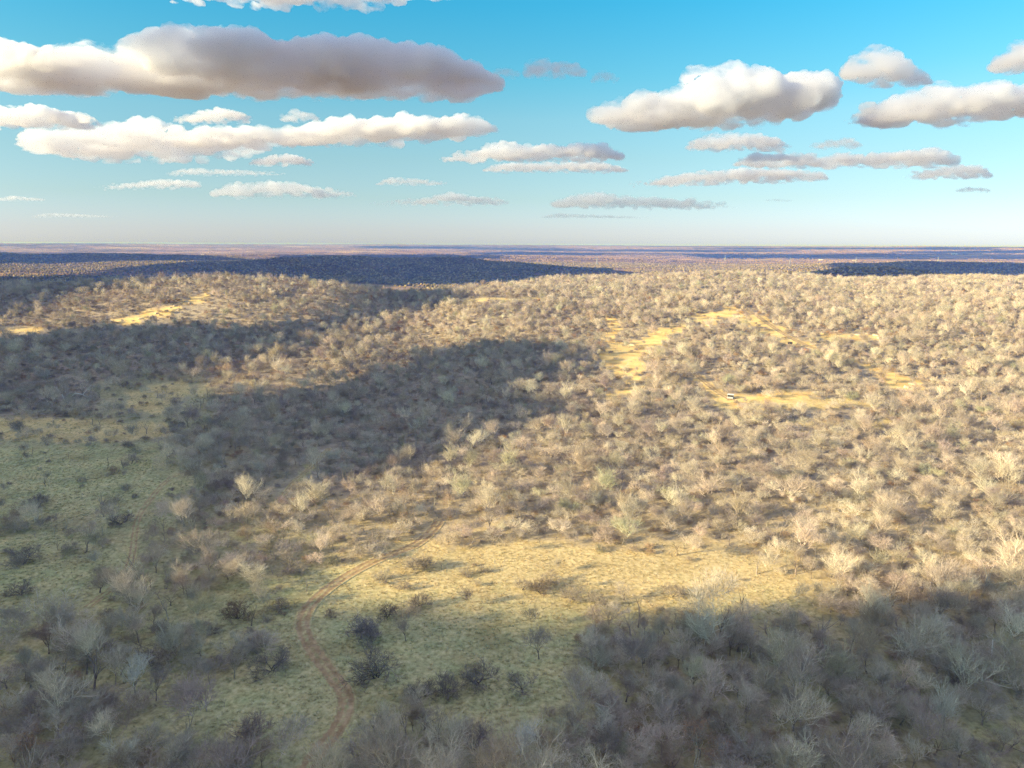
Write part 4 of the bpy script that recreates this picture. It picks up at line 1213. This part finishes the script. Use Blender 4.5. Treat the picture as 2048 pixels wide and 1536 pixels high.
# clouds behind the left shoulder whose shade lies on the country
def shade_cloud(poly, rads, tmin, tmax, label, voxel, seed=0):
    g_ = np.random.default_rng(seed)
    e = math.sin(SUN_EL); C, Rr = [], []
    mn, mx = poly.min(0), poly.max(0)
    sx = np.array([shadow_dir[0], shadow_dir[1]]); pxv = np.array([-sx[1], sx[0]])
    for r_ in rads:
        v_ = r_ * .42                             # flattened puffs
        along = math.sqrt(r_ ** 2 + (v_ / math.tan(SUN_EL)) ** 2)
        st = r_ * .62
        nx_, ny_ = int((mx[0] - mn[0]) / (st * 1.2)) + 2, int((mx[1] - mn[1]) / (st * 1.2)) + 2
        xs = mn[0] + (np.arange(nx_)[:, None] + g_.uniform(-.5, .5, (nx_, ny_))) * st * 1.2
        ys = mn[1] + (np.arange(ny_)[None] + g_.uniform(-.5, .5, (nx_, ny_))) * st * 1.2
        xs = xs.ravel(); ys = ys.ravel()
        ok = inpoly(poly, xs, ys)
        for k in range(10):
            a_ = k * math.pi / 5; off = sx * math.cos(a_) * along * .8 + pxv * math.sin(a_) * r_ * .8
            ok &= inpoly(poly, xs + off[0], ys + off[1])
        xs, ys = xs[ok], ys[ok]
        if not len(xs): continue
        zz = height(xs, ys) + 4
        t_ = g_.uniform(tmin, tmax, len(xs)) / e
        C.append(np.stack([xs + to_sun[0] * t_, ys + to_sun[1] * t_, zz + to_sun[2] * t_], 1)); Rr.append(np.tile([r_, r_, v_], (len(xs), 1)))
    if not C: print('no cloud for', label); return
    C = np.concatenate(C); Rr = np.concatenate(Rr)
    o_ = hull('cloud', C, Rr, voxel, [], M['cloud_shade'])
    tag(o_, label, 'cloud', 'clouds out of view behind the left shoulder')
    print('shade cloud', len(C), len(o_.data.polygons))
    return o_
L1 = [(-300, 700), (0, 676), (60, 660), (150, 652), (230, 650), (330, 645), (400, 652), (470, 665), (560, 650), (650, 625), (740, 600), (850, 590), (940, 594), (940, 607), (820, 624), (740, 642), (660, 672), (600, 705), (500, 722), (400, 755), (385, 790), (450, 800), (560, 790), (700, 755), (830, 715), (950, 690), (1060, 684), (1180, 700), (1190, 722), (1120, 768), (1060, 800), (1130, 812), (1200, 832), (1100, 852), (1000, 868), (930, 905), (850, 940), (700, 968), (560, 985), (500, 1010), (440, 1060), (425, 1110), (425, 1180), (500, 1228), (620, 1240), (750, 1222), (900, 1250), (1050, 1268), (1200, 1245), (1400, 1250), (1600, 1255), (1750, 1225), (1900, 1200), (2048, 1195), (2500, 1180), (2700, 1720), (1900, 1720), (900, 1720), (-700, 1720)]
shade_cloud(wpoly(L1), [26, 15, 9, 6], 300, 345, 'broad low cloud behind the camera shading the foreground and the left slopes', 5.5, 1)
L2 = [(-400, 648), (0, 640), (60, 622), (130, 602), (200, 582), (330, 567), (330, 562), (0, 556), (-400, 552)]
shade_cloud(wpoly(L2), [22, 12, 7], 360, 400, 'small cloud shading the left end of the ridge', 6, 2)
L3w = np.array([(-1250, 1700), (-1000, 1520), (-500, 1420), (0, 1650), (380, 1900), (520, 2150), (300, 2330), (-300, 2480), (-900, 2520), (-1300, 2400)], float)
shade_cloud(L3w, [120, 60], 700, 900, 'cloud shading the wooded blue hill behind the ridge', 25, 3)
L4w = np.array([(-3400, 2900), (-1300, 2800), (-1150, 3250), (-2200, 3650), (-3400, 3700)], float)
shade_cloud(L4w, [120, 60], 700, 900, 'cloud shading the far left hills', 25, 4)
L5w = np.array([(640, 1340), (950, 1330), (1120, 1500), (980, 1720), (700, 1760), (560, 1560)], float)
shade_cloud(L5w, [45, 25], 700, 800, 'small cloud shading the wooded knoll at right', 10, 5)
L6w = np.array([(1150, 2350), (2200, 2300), (2400, 2750), (1500, 2950), (1150, 2700)], float)
shade_cloud(L6w, [90, 45], 800, 900, 'cloud shading the low hill at far right', 20, 6)
L7w = np.array([(-1300, 3800), (-100, 3900), (0, 4350), (-700, 4600), (-1500, 4500)], float)
shade_cloud(L7w, [120, 60], 900, 1000, 'cloud shading the plain beyond the blue hill', 30, 7)
L8w = np.array([(1500, 5200), (5200, 5200), (5600, 6900), (3600, 7200), (1500, 6400)], float)
shade_cloud(L8w, [220, 120], 2300, 2500, 'high cloud shading the far right plain', 60, 8)

# ------------------------------------------------------------------ haze
mb = MB().box(-17000, 17000, -17000, 17000, -120, 78)
me = bpy.data.meshes.new('haze'); me.from_pydata(mb.v, [], mb.f)
hm = cloud_mat('haze_air', .00019, (.022, .095, .50), .0); hm.node_tree.nodes['Principled Volume'].inputs['Absorption Color'].default_value = (1, .97, .22, 1); me.materials.append(hm)
hz = link(bpy.data.objects.new('haze', me)); tag(hz, kind='stuff')
print('done', sum(len(o.data.polygons) for o in scn.objects if o.type == 'MESH'))
